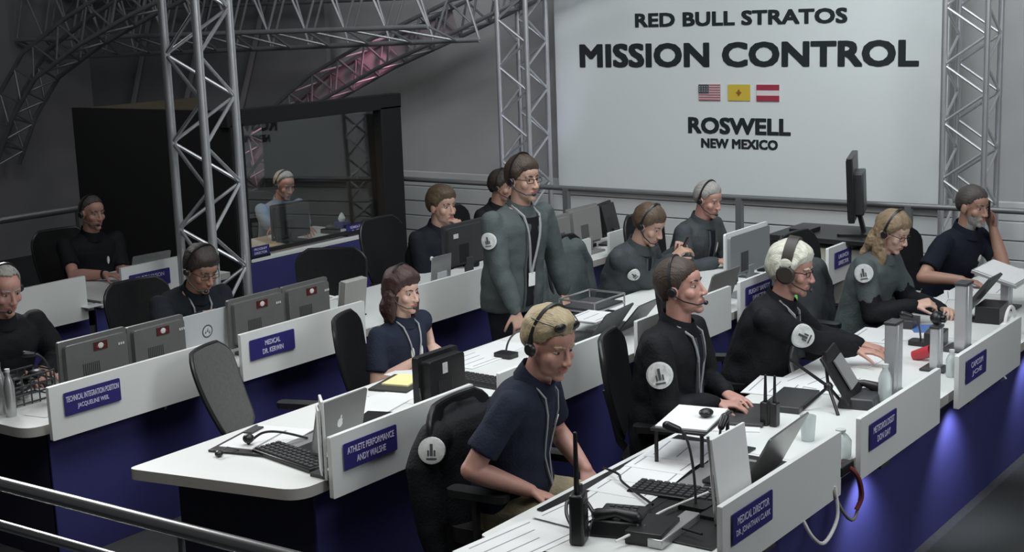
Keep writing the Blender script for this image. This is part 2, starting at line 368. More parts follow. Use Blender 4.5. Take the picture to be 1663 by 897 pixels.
# ------------------------------------------------------------------ desks
PL = {}
def name_plate(parent, y, z, w, h, lines, x=.016, dim=1.0):
    mb = MB()
    mb.prism(round_poly([(-w/2, -h/2), (w/2, -h/2), (w/2, h/2), (-w/2, h/2)], .008, 3), 0, .004, lambda a, b, c: (x+c, y+a, z+b), 0)
    lz = h*.2 if len(lines) > 1 else 0
    for i, (t, fr) in enumerate([l if isinstance(l, tuple) else (l, .7) for l in lines]):
        put_text(mb, t, .03, lambda a, b, c: (x+.0048+c, y+a, z+b+(lz if i == 0 else -lz)), 1, w=w*fr, h=h*.25, bold=.0004, ext=.0004)
    return mb.build('name_plate', [M_plate, M_letter], parent, smooth=0)
def desk(xf, y0, y1, p0, p1, label, group, lines=None, plate=(.09, .34), end_skew=None, end_panel=False, depth=.92, ph=.265, pz=.80, corner=0, pslant=0):
    """one desk unit: white top, blue skirt, low white privacy panel; the sitter is on its -x side"""
    e = empty('desk', (xf, y0, 0), label, 'desk', group=group)
    a0 = end_skew if end_skew is not None else 0
    poly = round_poly([(-depth, a0), (-.04, 0), (-.04, y1-y0-.003), (-depth, y1-y0-.003)], [corner*.4, corner, 0, 0], 6)
    MB().prism(poly, .692, .74, mi=0, mside=1).build('worktop', [M_white, M_edge], e, bevel=.004, smooth=40)
    so = .16 if end_panel else 0
    MB().box((-.12, (so+y1-y0)/2, .346), (.02, y1-y0-so, .69)).build('front_skirt', M_blue, e)
    if end_panel:
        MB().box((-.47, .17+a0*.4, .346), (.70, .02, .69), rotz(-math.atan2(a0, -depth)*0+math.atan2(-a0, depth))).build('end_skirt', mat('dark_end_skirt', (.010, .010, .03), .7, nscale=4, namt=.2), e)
    else:
        MB().box((-.78, .03, .346), (.05, .05, .69)).build('leg', M_dgrey, e)
    MB().box((-.78, y1-y0-.05, .346), (.05, .05, .69)).build('leg', M_dgrey, e)
    if p0 is not None:
        pl = p1-p0
        ps = round_poly([(p0-y0, pz-ph/2), (p1-y0, pz-ph/2), (p1-y0, pz+ph/2), (p0-y0, pz+ph/2)], .006, 3)
        pn = MB().prism(ps, 0, .022, lambda a, b, c: (-.012+c, a, b)).build('privacy_panel', M_white, e, bevel=.003, smooth=40)
        if lines: name_plate(pn, p0-y0+plate[0]+plate[1]/2, pz+.03, plate[1], .115, lines)
        for k in (.25, .75): MB().box((-.05, p0-y0+pl*k, .72), (.06, .03, .12)).build('bracket', M_steel, e)
    return e
G1, G2, G3, G4 = 'desks of the front row', 'desks of the second row', 'desks of the third row', 'desks of the rear row'
X1, X2, X3, X4 = -2.20, -3.95, -5.70, -7.95
desk(X1, 3.89, 5.25, 4.14, 5.15, 'near front-row desk spread with papers, radio and a wireless handset', G1, [('MEDICAL DIRECTOR', .80), ('DR. JONATHAN CLARK', .86)], (.06, .31), .0, True, corner=.08, depth=.86)
desk(X1, 5.25, 6.45, 5.35, 6.29, 'front-row desk at the man in black jacket with cable loops under its panel', G1, [('METEOROLOGIST', .8), ('DON DAY', .5)], (.08, .29), depth=.86)
desk(X1, 6.45, 7.65, 6.54, 7.52, 'front-row desk in front of the white-haired man with headset', G1, [('CAPCOM', .6), ('JOE', .5)], (.09, .29), depth=.86)
desk(X1, 7.65, 8.85, 7.75, 8.72, 'front-row desk below the woman with long hair, cut by right edge', G1, depth=.86)
desk(X1, 8.85, 9.85, 8.95, 9.8, 'far front-row desk of the bearded man on the phone', G1, depth=.86)
desk(X2, 3.90, 5.12, 4.05, 5.01, 'second-row desk with silver laptop and rounded bare end, warm lit name plate', G2, [('ATHLETE PERFORMANCE', .88), ('ANDY WALSHE', .55)], (.065, .335), -.17, True, corner=.10, depth=.90)
desk(X2, 5.12, 6.35, 5.22, 6.24, 'second-row desk with keyboard beside the dark-haired woman', G2, depth=.90)
desk(X2, 6.35, 7.60, 6.48, 7.58, 'second-row desk the standing man leans on', G2, depth=.90)
desk(X2, 7.60, 8.85, 7.70, 8.80, 'second-row desk with large silver display behind white-haired man', G2, [('FLIGHT SAFETY', .8), ('DIRECTOR', .5)], (.06, .36), depth=.90)
desk(X2, 8.85, 9.80, 9.02, 9.76, 'far second-row desk with blue plate beside the long-haired woman', G2, [('LAUNCH', .6), ('DIRECTOR', .6)], (.09, .28), depth=.90)
desk(X3, 3.86, 5.10, 3.96, 4.99, 'third-row desk at left edge with two dark monitor backs', G3, [('TECHNICAL INTEGRATION POSITION', .94), ('JACQUELINE WEIL', .56)], (.075, .335), 0, True, corner=.12)
desk(X3, 5.10, 6.30, 5.20, 6.21, 'third-row desk of the writing man with glasses', G3, [('MEDICAL', .34), ('DR. KERWIN', .46)], (.055, .345))
desk(X3, 6.30, 7.55, 6.45, 7.50, 'third-row desk behind the dark-haired woman', G3)
desk(X3, 7.55, 8.85, 7.66, 8.72, 'third-row desk behind the standing man', G3)
desk(X3, 8.85, 9.80, 8.98, 9.75, 'far third-row desk under three screens near railing', G3)
desk(X4, 4.75, 5.99, 4.85, 5.90, 'rear-row desk with blank white panel at left edge', G4, ph=.30)
desk(X4, 6.05, 7.25, 6.20, 7.10, 'rear-row desk of the bald man with small blue plate', G4, [('PILOT LIAISON', .7), ('TEAM LEAD', .55)], (.06, .36), ph=.30)
# ------------------------------------------------------------------ people
def fuse(mb, vox, it=4, disp=0, dscale=.12, f=.5):
    """one continuous surface from overlapping volumes"""
    me = mb.mesh('tmp', [], 0); o = bpy.data.objects.new('tmp', me); COL.objects.link(o)
    r = o.modifiers.new('r', 'REMESH'); r.mode = 'VOXEL'; r.voxel_size = vox
    if disp:
        tx = bpy.data.textures.get('wr%g' % dscale) or bpy.data.textures.new('wr%g' % dscale, 'CLOUDS'); tx.noise_scale = dscale; tx.noise_depth = 1
        d = o.modifiers.new('d', 'DISPLACE'); d.texture = tx; d.strength = disp; d.mid_level = .5
    if it:
        s = o.modifiers.new('s', 'SMOOTH'); s.factor = f; s.iterations = it
    dg = bpy.context.evaluated_depsgraph_get(); m2 = bpy.data.meshes.new_from_object(o.evaluated_get(dg))
    bpy.data.objects.remove(o); bpy.data.meshes.remove(me)
    m2.polygons.foreach_set('use_smooth', [True]*len(m2.polygons)); return m2
def skin(name, c):
    return mat('skin_'+name, c, .5, nscale=45, namt=.10, bump=.08, bscale=300, Subsurface_Weight=.12, Subsurface_Scale=.01)
SK = {'fair': skin('fair', (.47, .29, .225)), 'ruddy': skin('ruddy', (.46, .25, .20)), 'tan': skin('tan', (.36, .205, .15)), 'pale': skin('pale', (.56, .36, .285))}
LIPS = mat('lips', (.36, .14, .12), .45); EYEW = mat('eye_white', (.36, .33, .31), .3); IRIS = mat('eye_iris', (.03, .025, .02), .25)
def hairm(name, c): return mat('hair_'+name, c, .5, nscale=30, namt=.7, bump=.45, bscale=60, stretch=(.6, 5.0, 1.6))
HR = {'brown': hairm('brown', (.042, .026, .017)), 'dark': hairm('dark', (.028, .020, .017)), 'auburn': hairm('auburn', (.045, .020, .018)), 'blond': hairm('blond', (.36, .29, .175)),
      'grey': hairm('grey', (.30, .29, .275)), 'white': hairm('white', (.62, .59, .50)), 'saltpepper': hairm('saltpepper', (.065, .056, .050)), 'ash': hairm('ash', (.24, .175, .105)), 'ltbrown': hairm('ltbrown', (.085, .055, .033))}
def cloth(name, c, r=.85): return mat('cloth_'+name, c, r, nscale=16, namt=.16, bump=.35, bscale=90, spec=.15)
CL = {'navy': cloth('navy', (.018, .023, .040)), 'grey': cloth('grey', (.080, .097, .098), .7), 'dkgrey': cloth('dkgrey', (.055, .063, .067), .7), 'black': cloth('black', (.010, .011, .013), .7), 'khaki': cloth('khaki', (.30, .26, .17)),
      'blue': cloth('blue', (.20, .27, .38)), 'dknavy': cloth('dknavy', (.010, .013, .022)), 'dark': cloth('dark', (.014, .017, .022)), 'jeans': cloth('jeans', (.03, .04, .06)), 'silver': cloth('silver', (.32, .34, .35), .5)}
M_patch = mat('patch_white', (.55, .57, .56), .7, nscale=60, namt=.3); M_patchd = mat('patch_dark', (.05, .055, .06), .8)
M_badge = mat('badge_white', (.75, .76, .75), .5); M_lany = mat('lanyard_grey', (.30, .31, .33), .7); M_lred = mat('lanyard_red', (.35, .06, .03), .7)
HC = [  # head volumes: centre, radii
 ((-.014, 0, .030), (.098, .077, .090)), ((.020, 0, -.028), (.070, .060, .082)), ((.034, 0, .045), (.058, .063, .050)),
 ((.024, 0, -.074), (.054, .050, .038)), ((.066, 0, -.099), (.021, .025, .017)),
 ((.072, .027, .0255), (.014, .024, .008)), ((.072, -.027, .0255), (.014, .024, .008)), ((.076, 0, .022), (.013, .02, .012)),
 ((.054, .042, -.024), (.026, .022, .024)), ((.054, -.042, -.024), (.026, .022, .024)),
 ((.100, .011, -.034), (.011, .010, .008)), ((.100, -.011, -.034), (.011, .010, .008)),
 ((.066, 0, -.064), (.026, .032, .022)), ((.0885, 0, -.0585), (.008, .024, .0055)), ((.0870, 0, -.0705), (.008, .020, .006)),
 ((.0665, .0305, .0128), (.0125, .0168, .0052)), ((.0665, -.0305, .0128), (.0125, .0168, .0052)), ((.066, .0305, -.0025), (.0115, .0155, .0038)), ((.066, -.0305, -.0025), (.0115, .0155, .0038)),
 ((-.004, .080, -.006), (.021, .010, .033)), ((-.004, -.080, -.006), (.021, .010, .033))]
def add_head(mb, T, s=1.0, jaw=1.0, skipear=False):
    for c, r in HC:
        if jaw != 1.0 and c[2] < -.06: r = (r[0], r[1]*jaw, r[2]*(1+(jaw-1)*.5))
        mb.ell(T @ (Vector(c)*s), [q*s for q in r], T.to_3x3(), 20, 14)
    mb.capsule([T @ Vector(p)*1 for p in [(.082*s, 0, .018*s), (.096*s, 0, -.008*s), (.107*s, 0, -.030*s)]], [.0085*s, .0095*s, .012*s], 10)
def add_hand(mb, wrist, d, pn, side, curl=(.5, .5, .5, .5), thumb=.5, s=1.0, spread=.10, bend=0):
    """palm and five separate fingers; d points along the hand, pn out of the palm, side +1 left / -1 right"""
    d = Vector(d).normalized(); pn = Vector(pn); pn = (pn - d*pn.dot(d)).normalized(); a = d.cross(pn)*side  # a: towards the thumb
    w = Vector(wrist)
    rings = []
    for t, hw, ht in ((-.02, .026, .020), (.0, .028, .019), (.03, .036, .016), (.06, .042, .0145), (.088, .043, .0125), (.098, .036, .008)):
        c = w + d*t*s
        rings.append([c + a*(math.cos(2*PI*k/16)*hw*s) + pn*(math.sin(2*PI*k/16)*ht*s) for k in range(16)])
    mb.loft(rings)
    L = [(.043, .026, .021), (.047, .030, .022), (.044, .028, .021), (.034, .021, .019)]
    for i in range(4):
        off = (1.5-i)*.0215*s; ang = (1.5-i)*spread
        p = w + d*(.088 - abs(i-1.2)*.004)*s + a*off; fd = (d*math.cos(ang) + a*math.sin(ang)).normalized()
        pts = [p - fd*.012*s, p]; c = 0
        for k, l in enumerate(L[i]):
            c += curl[i]*(.75, .95, .6)[k]
            p = p + (fd*math.cos(c) + pn*math.sin(c))*l*s; pts.append(p)
        r = (.0092, .0092, .0085, .0078, .0066) if i < 3 else (.008, .008, .0074, .0068, .006)
        mb.capsule(pts, [q*s for q in r], 10)
    p = w + d*.022*s + a*.030*s + pn*.004*s
    td = (d*.70 + a*.72 + pn*.25).normalized(); pts = [p - td*.016*s, p]
    c = 0
    for k, l in enumerate((.036, .032, .026)):
        c += thumb*(.1, .5, .5)[k]; q = (td*math.cos(c) + (d*.75+pn*.7-a*.35).normalized()*math.sin(c)).normalized(); p = p + q*l*s; pts.append(p)
    mb.capsule(pts, [.015*s, .0135*s, .0105*s, .0095*s, .0075*s], 10)
HAIRLINE = {'short': [(-.2, -.055), (-.075, -.05), (-.04, -.015), (-.018, .018), (.012, .020), (.035, .035), (.058, .064), (.2, .092)],
            'full': [(-.2, -.075), (-.075, -.07), (-.045, -.035), (-.018, -.005), (.018, .0), (.040, .028), (.060, .052), (.2, .085)],
            'recede': [(-.2, -.06), (-.075, -.055), (-.04, -.02), (-.018, .014), (.012, .020), (.020, .055), (.040, .092), (.2, .14)],
            'bald': [(-.2, -.05), (-.075, -.045), (-.04, -.01), (-.015, .018), (.006, .024), (.012, .05), (.2, .2)]}
def hair_mesh(T, s, style, vol, top, mtl, sweep=.0, seed=0, maxz=9):
    me = bpy.data.meshes.new('hair'); bm = bmesh.new()
    bmesh.ops.create_icosphere(bm, subdivisions=5, radius=1)
    ln = HAIRLINE[style]
    def zl(x):
        for (a, b), (c, d) in zip(ln, ln[1:]):
            if a <= x <= c: return b+(d-b)*(x-a)/(c-a)
        return .1
    R = (.100, .080, .094); kill = []
    for v in bm.verts:
        n = v.co.copy(); p = Vector((-.012+n.x*R[0], n.y*R[1], .031+n.z*R[2]))
        m = p.z - zl(p.x) - .009*noise.noise(Vector((p.y*60+seed, p.x*60, 3))) - .007*noise.noise(Vector((p.y*170+seed, p.x*170, 3)))
        if m < 0 or p.z > maxz: kill.append(v)
        k = max(0, min(1, m/.035)); q = Vector((p.x*14+seed, p.y*46, p.z*20))
        st_ = noise.noise(q); s2 = noise.noise(Vector((p.x*9+seed*2, p.y*95, p.z*26)))
        th = (.0015 + vol*k)*(1+.28*st_+.16*s2) + top*max(0, n.z)**1.5*k*(1+.5*noise.noise(Vector((p.x*22, p.y*30+seed, 1)))) + sweep*max(0, n.x)*max(0, n.z)*k*(1+.6*s2)
        v.co = p + Vector((n.x/R[0], n.y/R[1], n.z/R[2])).normalized()*th
    bmesh.ops.delete(bm, geom=kill, context='VERTS')
    ret = bmesh.ops.extrude_face_region(bm, geom=bm.faces[:])
    for g in ret['geom']:
        if isinstance(g, bmesh.types.BMVert): g.co = Vector((-.012, 0, .031)) + (g.co-Vector((-.012, 0, .031)))*.90
    bmesh.ops.recalc_face_normals(bm, faces=bm.faces)
    M = T @ Matrix.Scale(s, 4); bmesh.ops.transform(bm, matrix=M, verts=bm.verts)
    bm.to_mesh(me); bm.free(); me.materials.append(mtl); me.polygons.foreach_set('use_smooth', [True]*len(me.polygons)); return me
def ik(S, T, l1, l2, pole):
    S, T = Vector(S), Vector(T); d = T-S; L = min(d.length, (l1+l2)*.995); u = d.normalized(); T = S+u*L
    a = (l1*l1-l2*l2+L*L)/(2*L); h = math.sqrt(max(0, l1*l1-a*a)); p = Vector(pole); p = (p-u*p.dot(u)).normalized()
    return S+u*a+p*h, T
SECT = [(-.10, .158, .115), (0, .170, .125), (.10, .160, .120), (.18, .152, .115), (.30, .168, .122), (.40, .178, .115), (.455, .165, .098), (.50, .112, .078), (.535, .066, .062)]
def person(name, label, head, yaw=0, seat=.545, lean=.08, bend=.25, neck=.5, hd=(0, 0, 0), sk='fair', s=1.0, belly=0.0, wide=1.0,
           hr=None, hrm='brown', R=None, L=None, Rp=(-.25, -.6, -.7), Lp=(-.25, .6, -.7), rh=None, lh=None, top='navy', sleeve='long', jacket=None, pants='dark',
           legs='sit', px=None, tuck=False, patch=None, vox=.0052, hands_s=1.0, jaw=1.0, collar=True, extras=(), twist=0.0, hs=1.0, shirt=None, beard=None):
    yw = math.radians(yaw)
    P = Vector((0, 0, seat))
    def fr(t):
        th = lean + bend*max(0, t)/.5
        return Vector((math.cos(th), 0, -math.sin(th))), Vector((math.sin(th), 0, math.cos(th)))
    def headpos():
        p = P.copy()
        for i in range(1, 61): p = p + fr(.535*i/60)[1]*(.535/60)*s
        th = (lean+bend)*neck
        return p + Vector((math.sin(th), 0, math.cos(th)))*.060*s + (rotz(math.radians(hd[0])) @ roty(math.radians(hd[1])) @ rotx(math.radians(hd[2]))) @ Vector((.022, 0, .082))*s*hs
    if px is not None:   # sit behind the desk edge: the hips' x fixes how high the seat is
        h0 = headpos(); tx = px + (rotz(yw) @ h0).x
        zz = CZ + (tx/at(head[0], head[1], z=CZ-1).x)*-1
        seat += max(-.13, min(.13, zz - h0.z)); P.z = seat
    N = 60; p = P.copy(); path = [(0, p.copy())]
    for i in range(1, N+1):
        t = .535*i/N; p = p + fr(t)[1]*(.535/N)*s; path.append((t, p.copy()))
    def spine(t):
        if t <= 0: return P + fr(0)[1]*t*s
        i = min(N-1, int(t/.535*N)); a, b = path[i], path[min(N, i+1)]
        k = (t-a[0])/max(1e-6, b[0]-a[0]); return a[1].lerp(b[1], min(1, k))
    def sec(t, hw, hd_, g=0, n=28):
        f, u = fr(t); c = spine(t); rz_ = twist*max(0, t)/.5
        out = []
        bl = belly*math.exp(-((t-.10)/.11)**2)
        for k in range(n):
            a = 2*PI*k/n; x = math.cos(a)*(hd_+g+(bl if math.cos(a) > 0 else bl*.15))*s; y = math.sin(a)*(hw*wide+g+bl*.35)*s
            cs, sn = math.cos(rz_), math.sin(rz_)
            out.append(c + f*(x*cs-y*sn) + Vector((0, 1, 0))*(x*sn+y*cs))
        return out
    f5, u5 = fr(.5); nb = spine(.535)
    cs, sn = math.cos(twist), math.sin(twist)
    def shp(y, g=0): return spine(.452) + Vector((0, 1, 0))*y*s*cs - f5*y*s*sn + f5*g
    thn = (lean+bend)*neck
    un = Vector((math.sin(thn), 0, math.cos(thn))); fn = Vector((math.cos(thn), 0, -math.sin(thn)))
    hy, hp, hrl = [math.radians(q) for q in hd]
    RH = rotz(hy) @ roty(hp) @ rotx(hrl); hz = s*hs
    HCN = nb + un*.060*s + RH @ Vector((.022, 0, .082))*hz
    W_ = at(head[0], head[1], z=HCN.z); Rz = rotz(yw); loc = W_ - Rz @ HCN; loc.z = 0
    if len(head) > 2: loc += Vector(head[2])
    e = empty(name, loc, label, 'person', yw); Ri = Rz.transposed()
    def toloc(w):
        if w is None: return None
        if w[0] == 'h': return T @ (Vector(w[1:])*hz)   # beside the head
        if len(w) == 4: w = at(w[0], w[1], z=w[2])
        return Ri @ (Vector(w)-loc)
    T = Matrix.Translation(HCN) @ RH.to_4x4()
    sh = .180*wide
    SR, SL = shp(-sh), shp(sh); l1, l2 = .285*s, .255*s
    if R and R[0] == 's': tr = SR + Vector(R[1:]); R = None; tl = SL + Vector(L[1:]); L = None
    else: tr = tl = None
    tr = tr or toloc(R) if (tr or R) else SR+Vector((.33, -.02, -.28)); tl = toloc(L) if L else SL+Vector((.33, .02, -.28))
    ER, TR = ik(SR, tr, l1, l2, Rp); EL, TL = ik(SL, tl, l1, l2, Lp)
    if legs == 'sit':
        K = [Vector((.43*s, y, seat-.03)) for y in (-.13, .13)]; A = [Vector((.40*s, y, .09)) for y in (-.13, .13)]
    else:
        K = [Vector((.06, y, seat*.53)) for y in (-.11, .11)]; A = [Vector((-.02, y, .09)) for y in (-.12, .12)]
    Hp = [P + Vector((0, y, -.02)) for y in (-.09, .09)]
    # body: one continuous surface
    mb = MB()
    mb.loft([sec(t, a-.016, b-.016) for t, a, b in SECT])
    mb.capsule([nb-un*.05*s, nb+un*.03*s, T @ Vector((-.016*hz, 0, -.045*hz))], [.064*s, .058*s, .058*s], 20)
    add_head(mb, T, hz, jaw)
    for S_, E_, T_, side, hh in ((SR, ER, TR, -1, rh), (SL, EL, TL, 1, lh)):
        mb.ell(S_, (.050*s,)*3)
        mb.capsule([S_, S_.lerp(E_, .45), E_], [.049*s, .046*s, .040*s], 18)
        mb.capsule([E_, E_.lerp(T_, .3), E_.lerp(T_, .75), T_], [.042*s, .044*s, .034*s, .027*s], 18)
        hh = hh or {}
        d = (T_-E_).normalized(); d = (Vector(hh['d']) if 'd' in hh else d*.8 + Vector((.3, 0, -.05)))
        add_hand(mb, T_, d, hh.get('pn', (0, 0, -1)), side, hh.get('curl', (.35, .38, .42, .48)), hh.get('thumb', .5), s*hands_s, hh.get('spread', .09))
    for i in range(2):
        mb.capsule([Hp[i], Hp[i].lerp(K[i], .5), K[i]], [.085*s, .075*s, .056*s], 18); mb.capsule([K[i], K[i].lerp(A[i], .35), A[i]], [.054*s, .055*s, .038*s], 18)
        mb.capsule([A[i]+Vector((-.03, 0, -.05)), A[i]+Vector((.13, 0, -.06))], [.034, .03], 12)
    me = fuse(mb, vox, 3)
    for m in (SK[sk], LIPS): me.materials.append(m)
    n = len(me.polygons); cen = np.empty(n*3); me.polygons.foreach_get('center', cen); cen = cen.reshape(-1, 3)
    Ti = np.array(T.inverted()); hc = (cen @ Ti[:3, :3].T + Ti[:3, 3])/hz
    mi = np.zeros(n, int)
    lp = (hc[:, 0] > .078) & (((hc[:, 1]/.024)**2 + ((hc[:, 2]+.0645)/.0115)**2) < 1)
    mi[lp] = 1
    if beard:
        me.materials.append(HR[beard]); bz = (hc[:, 2] < -.048+.5*np.maximum(0, .03-hc[:, 0])) & (hc[:, 2] > -.14) & (hc[:, 0] > .01) & (np.abs(hc[:, 1]) < .075) & ~lp & ~((hc[:, 2] > -.05) & (hc[:, 0] > .098))
        mi[bz] = 2
    me.polygons.foreach_set('material_index', mi.astype(np.int32)); me.name = 'body'
    link('body', me, e)
    # eyes and brows
    for y in (-.0305, .0305):
        q = MB(); q.ell(T @ (Vector((.0655, y, .006))*hz), (.0135*hz, .0145*hz, .0075*hz), RH, 14, 10, 0)
        q.ell(T @ (Vector((.0755, y, .0055))*hz), (.0050*hz, .0068*hz, .0062*hz), RH, 10, 8, 1)
        q.build('eye', [EYEW, IRIS], e)
        sg_ = 1 if y > 0 else -1
        MB().capsule([T @ (Vector((.0845, y-sg_*.018, .026))*hz), T @ (Vector((.0845, y, .031))*hz), T @ (Vector((.070, y+sg_*.018, .028))*hz)], [.0042*hz, .0045*hz, .003*hz], 8).build('eyebrow', HR[hrm], e)
    # hair
    if hr:
        st = dict(hr); style = st.pop('style'); extra = st.pop('long', None)
        hm = hair_mesh(T, hz, style, st.get('vol', .010), st.get('top', .006), HR[hrm], st.get('sweep', 0), st.get('seed', 1), st.get('maxz', 9))
        ho = link('hair', hm, e)
        if extra:
            q = MB()
            for c, r in extra: q.ell(T @ (Vector(c)*hz), [k*hz for k in r], RH, 20, 14)
            m2 = fuse(q, .006, 2, .012, .02); m2.materials.append(HR[hrm]); link('long_hair', m2, e)
    # upper garment
    g = .018; mt = CL[jacket or top]; q = MB()
    gt = .026 if jacket else .012
    q.loft([sec(t, a, b, gt-(.018 if t > .49 else 0)) for t, a, b in (([(-.015, .169, .125)] + SECT[2:-1]) if tuck else SECT[:-1])] + [sec(.525, .070, .066, gt-.012)])
    for S_, E_, T_, side in ((SR, ER, TR, -1), (SL, EL, TL, 1)):
        q.ell(S_+Vector((0, -side*.014, -.006)), ((.056 if jacket else .058)*s+gt*.30,)*3)
        if sleeve == 'long':
            q.capsule([S_, S_.lerp(E_, .5), E_], [.056*s+gt*.4, .059*s+gt*.5, .052*s+gt*.5], 18)
            w_ = E_.lerp(T_, .93); q.capsule([E_, E_.lerp(T_, .4), E_.lerp(T_, .85), w_], [.053*s+gt*.4, .050*s+gt*.5, .040*s+gt*.35, .034*s+gt*.2], 18)
        else:
            q.capsule([S_, S_.lerp(E_, .3)], [.060*s, .060*s+gt*.4], 18)
            q.tube([S_, S_.lerp(E_, .40), S_.lerp(E_, .74)], [.058*s, .058*s+gt*.4, .062*s+gt*.5], 20)
    m3 = fuse(q, .0075, 14, .020 if jacket else .014, .09 if jacket else .12); m3.materials.append(mt); link('jacket' if jacket else 'shirt', m3, e)
    if collar:
        c0 = nb-un*.012*s; q = MB(); rr = []
        for hgt, ro in ((-.03, .084), (.012, .074), (.034, .068), (.030, .061), (-.02, .060)):
            rr.append([c0 + un*(hgt - .018*math.cos(2*PI*k/24))*s + fn*(math.cos(2*PI*k/24)*(ro+.008)*s) + Vector((0, 1, 0))*math.sin(2*PI*k/24)*ro*s for k in range(24)])
        q.loft(rr); q.build('collar', CL[jacket or top], e, smooth=60)
    def front(t, y, g_=0.0):
        f, u = fr(t); i = max(k for k in range(len(SECT)-1) if SECT[k][0] <= t); a, b = SECT[i], SECT[i+1]; k = (t-a[0])/(b[0]-a[0])
        hw = (a[1]+(b[1]-a[1])*k)*wide + gt; dd = a[2]+(b[2]-a[2])*k + gt + belly*math.exp(-((t-.10)/.11)**2)
        rz_ = twist*t/.5; x = dd*math.sqrt(max(.05, 1-(y/hw)**2)) + g_; c2, s2 = math.cos(rz_), math.sin(rz_)
        return spine(t) + (f*(x*c2-y*s2) + Vector((0, 1, 0))*(x*s2+y*c2))*s
    # trousers and shoes
    q = MB(); q.loft([sec(t, a, b, .006) for t, a, b in SECT[:3]])
    for i in range(2):
        q.capsule([Hp[i], Hp[i].lerp(K[i], .5), K[i]], [.098*s, .088*s, .070*s], 18); q.capsule([K[i], K[i].lerp(A[i], .4), A[i]+Vector((0, 0, .01))], [.070*s, .068*s, .056*s], 18)
    m4 = fuse(q, .010, 3, .014, .10); m4.materials.append(CL[pants]); link('trousers', m4, e)
    for i in range(2):
        q = MB(); q.loft([[A[i]+Vector((x+r*.0, 0, -.085)) + Vector((0, math.cos(2*PI*k/14)*wd_, (math.sin(2*PI*k/14)+1)*hh_)) for k in range(14)] for x, wd_, hh_, r in ((-.07, .02, .02, 0), (-.06, .035, .04, 0), (0, .04, .05, 0), (.10, .047, .03, 0), (.17, .04, .02, 0), (.19, .02, .012, 0))])
        q.build('shoe', CL['black'], e)
    # sleeve patch
    if patch:
        side = -1 if patch.get('side', 'R') == 'R' else 1
        S_, E_ = (SR, ER) if side < 0 else (SL, EL); u = (E_-S_).normalized()
        out = Vector(patch.get('out', (.35, side*1.0, .15))); out = (out-u*out.dot(u)).normalized(); c = S_.lerp(E_, patch.get('t', .38)); rp = patch.get('r', .046); b = out.cross(u)
        q = MB(); ra = .066*s+gt*.6
        rings = []
        for r_, dz in ((rp, -.004), (rp, .004), (rp*.86, .0055), (rp*.84, .0045), (.001, .0048)):
            rings.append([c + u*math.sin(2*PI*k/24)*r_ + b*math.cos(2*PI*k/24)*r_ + out*(ra + patch.get('lift', .0085) + dz - (math.cos(2*PI*k/24)*r_)**2*.5/ra*1.0) for k in range(24)])
        q.loft(rings[:3], 0); q.loft(rings[2:], patch.get('ci', 0), caps=False)
        for da, (w2, h2) in (((0, .08), (.20, .85)), ((-.24, -.16), (.12, .40)), ((.24, -.16), (.12, .40)), ((0, -.58), (.75, .10))):
            q.box(c + b*da[0]*rp + -u*da[1]*rp + out*(ra+patch.get('lift', .0085)+.0055), (rp*w2, rp*h2, .003), Matrix((b, -u, out)).transposed(), 1)
        q.build('sleeve_patch', [M_patch, M_patchd], e)
    bodyinfo = dict(hip=P.z, hv=(hr or {}).get('vol', 0), ht=(hr or {}).get('top', 0), T=T, hz=hz, front=front, nb=nb, un=un, fn=fn, SR=SR, SL=SL, ER=ER, EL=EL, TR=TR, TL=TL, RH=RH, e=e, s=s, gt=gt, loc=loc, Rz=Rz)
    for x in extras: x(bodyinfo)
    return bodyinfo
def headset(cup=.034, mic=True, side=-1, thick=.007, dark=None, w=.012, both=True):
    def f(b):
        T, hz = b['T'], b['hz']; g = lambda x, y, z: T @ (Vector((x, y, z))*hz); m = dark or M_plast
        q = MB(); A = [(-.012+.004*math.sin(a), (.091+b['hv']*.75*math.sin(a))*math.cos(a), .004+(.128+b['hv']+b['ht'])*math.sin(a)) for a in [PI*k/20 for k in range(21)]]
        q.loft([[g(p[0]+w*cx, p[1]*(1+cz*.06), p[2]+cz*thick*.6*math.sin(PI*i/20)) for cx, cz in ((-1, -1), (1, -1), (1, 1), (-1, 1))] for i, p in enumerate(A)])
        h = q.build('headset', m, b['e'])
        for sd in ((-1, 1) if both else (side,)):
            c = MB(); c.lathe(g(-.006, sd*.080, -.004), [(cup*.7*hz, 0), (cup*hz, .006), (cup*hz, .016), (cup*.8*hz, .024)], 20, 0, b['RH'] @ rotx(-sd*PI/2)); c.build('ear_cup', m, h)
        if mic:
            MB().tube([g(0, side*.098, -.012), g(.045, side*.095, -.045), g(.09, side*.070, -.068), g(.112, side*.035, -.068)], .0035*hz, 8).build('mic_boom', m, h)
            MB().ell(g(.114, side*.030, -.068), (.010*hz, .013*hz, .010*hz), b['RH']).build('mic_tip', m, h)
    return f
def glasses(mt=None, up=False):
    def f(b):
        T, hz = b['T'], b['hz']; dz = .098 if up else 0; dx = -.022 if up else 0
        g = lambda x, y, z: T @ (Vector((x+dx, y, z+dz))*hz); q = MB()
        if up:
            for y in (-.033, .033): q.ell(g(.094, y, .004), (.010*hz, .026*hz, .017*hz), b['RH'], 14, 8)
        for y in (-.033, .033):
            q.tube([g(.092-.35*abs(abs(y+.026*math.cos(a))-.0)*.25, y+.025*math.cos(a), .003+.014*max(-.85, min(.75, 1.25*math.sin(a)))) for a in [2*PI*k/20 for k in range(21)]], .0019*hz, 6)
            sd = 1 if y > 0 else -1
            q.tube([g(.084, sd*.059, .010), g(.04, sd*.080, .012), g(-.01, sd*.084, .010)], .0021*hz, 6)
        q.tube([g(.091, -.008, .008), g(.096, 0, .010), g(.091, .008, .008)], .0021*hz, 6)
        q.build('glasses', mt or M_plast, b['e'])
    return f
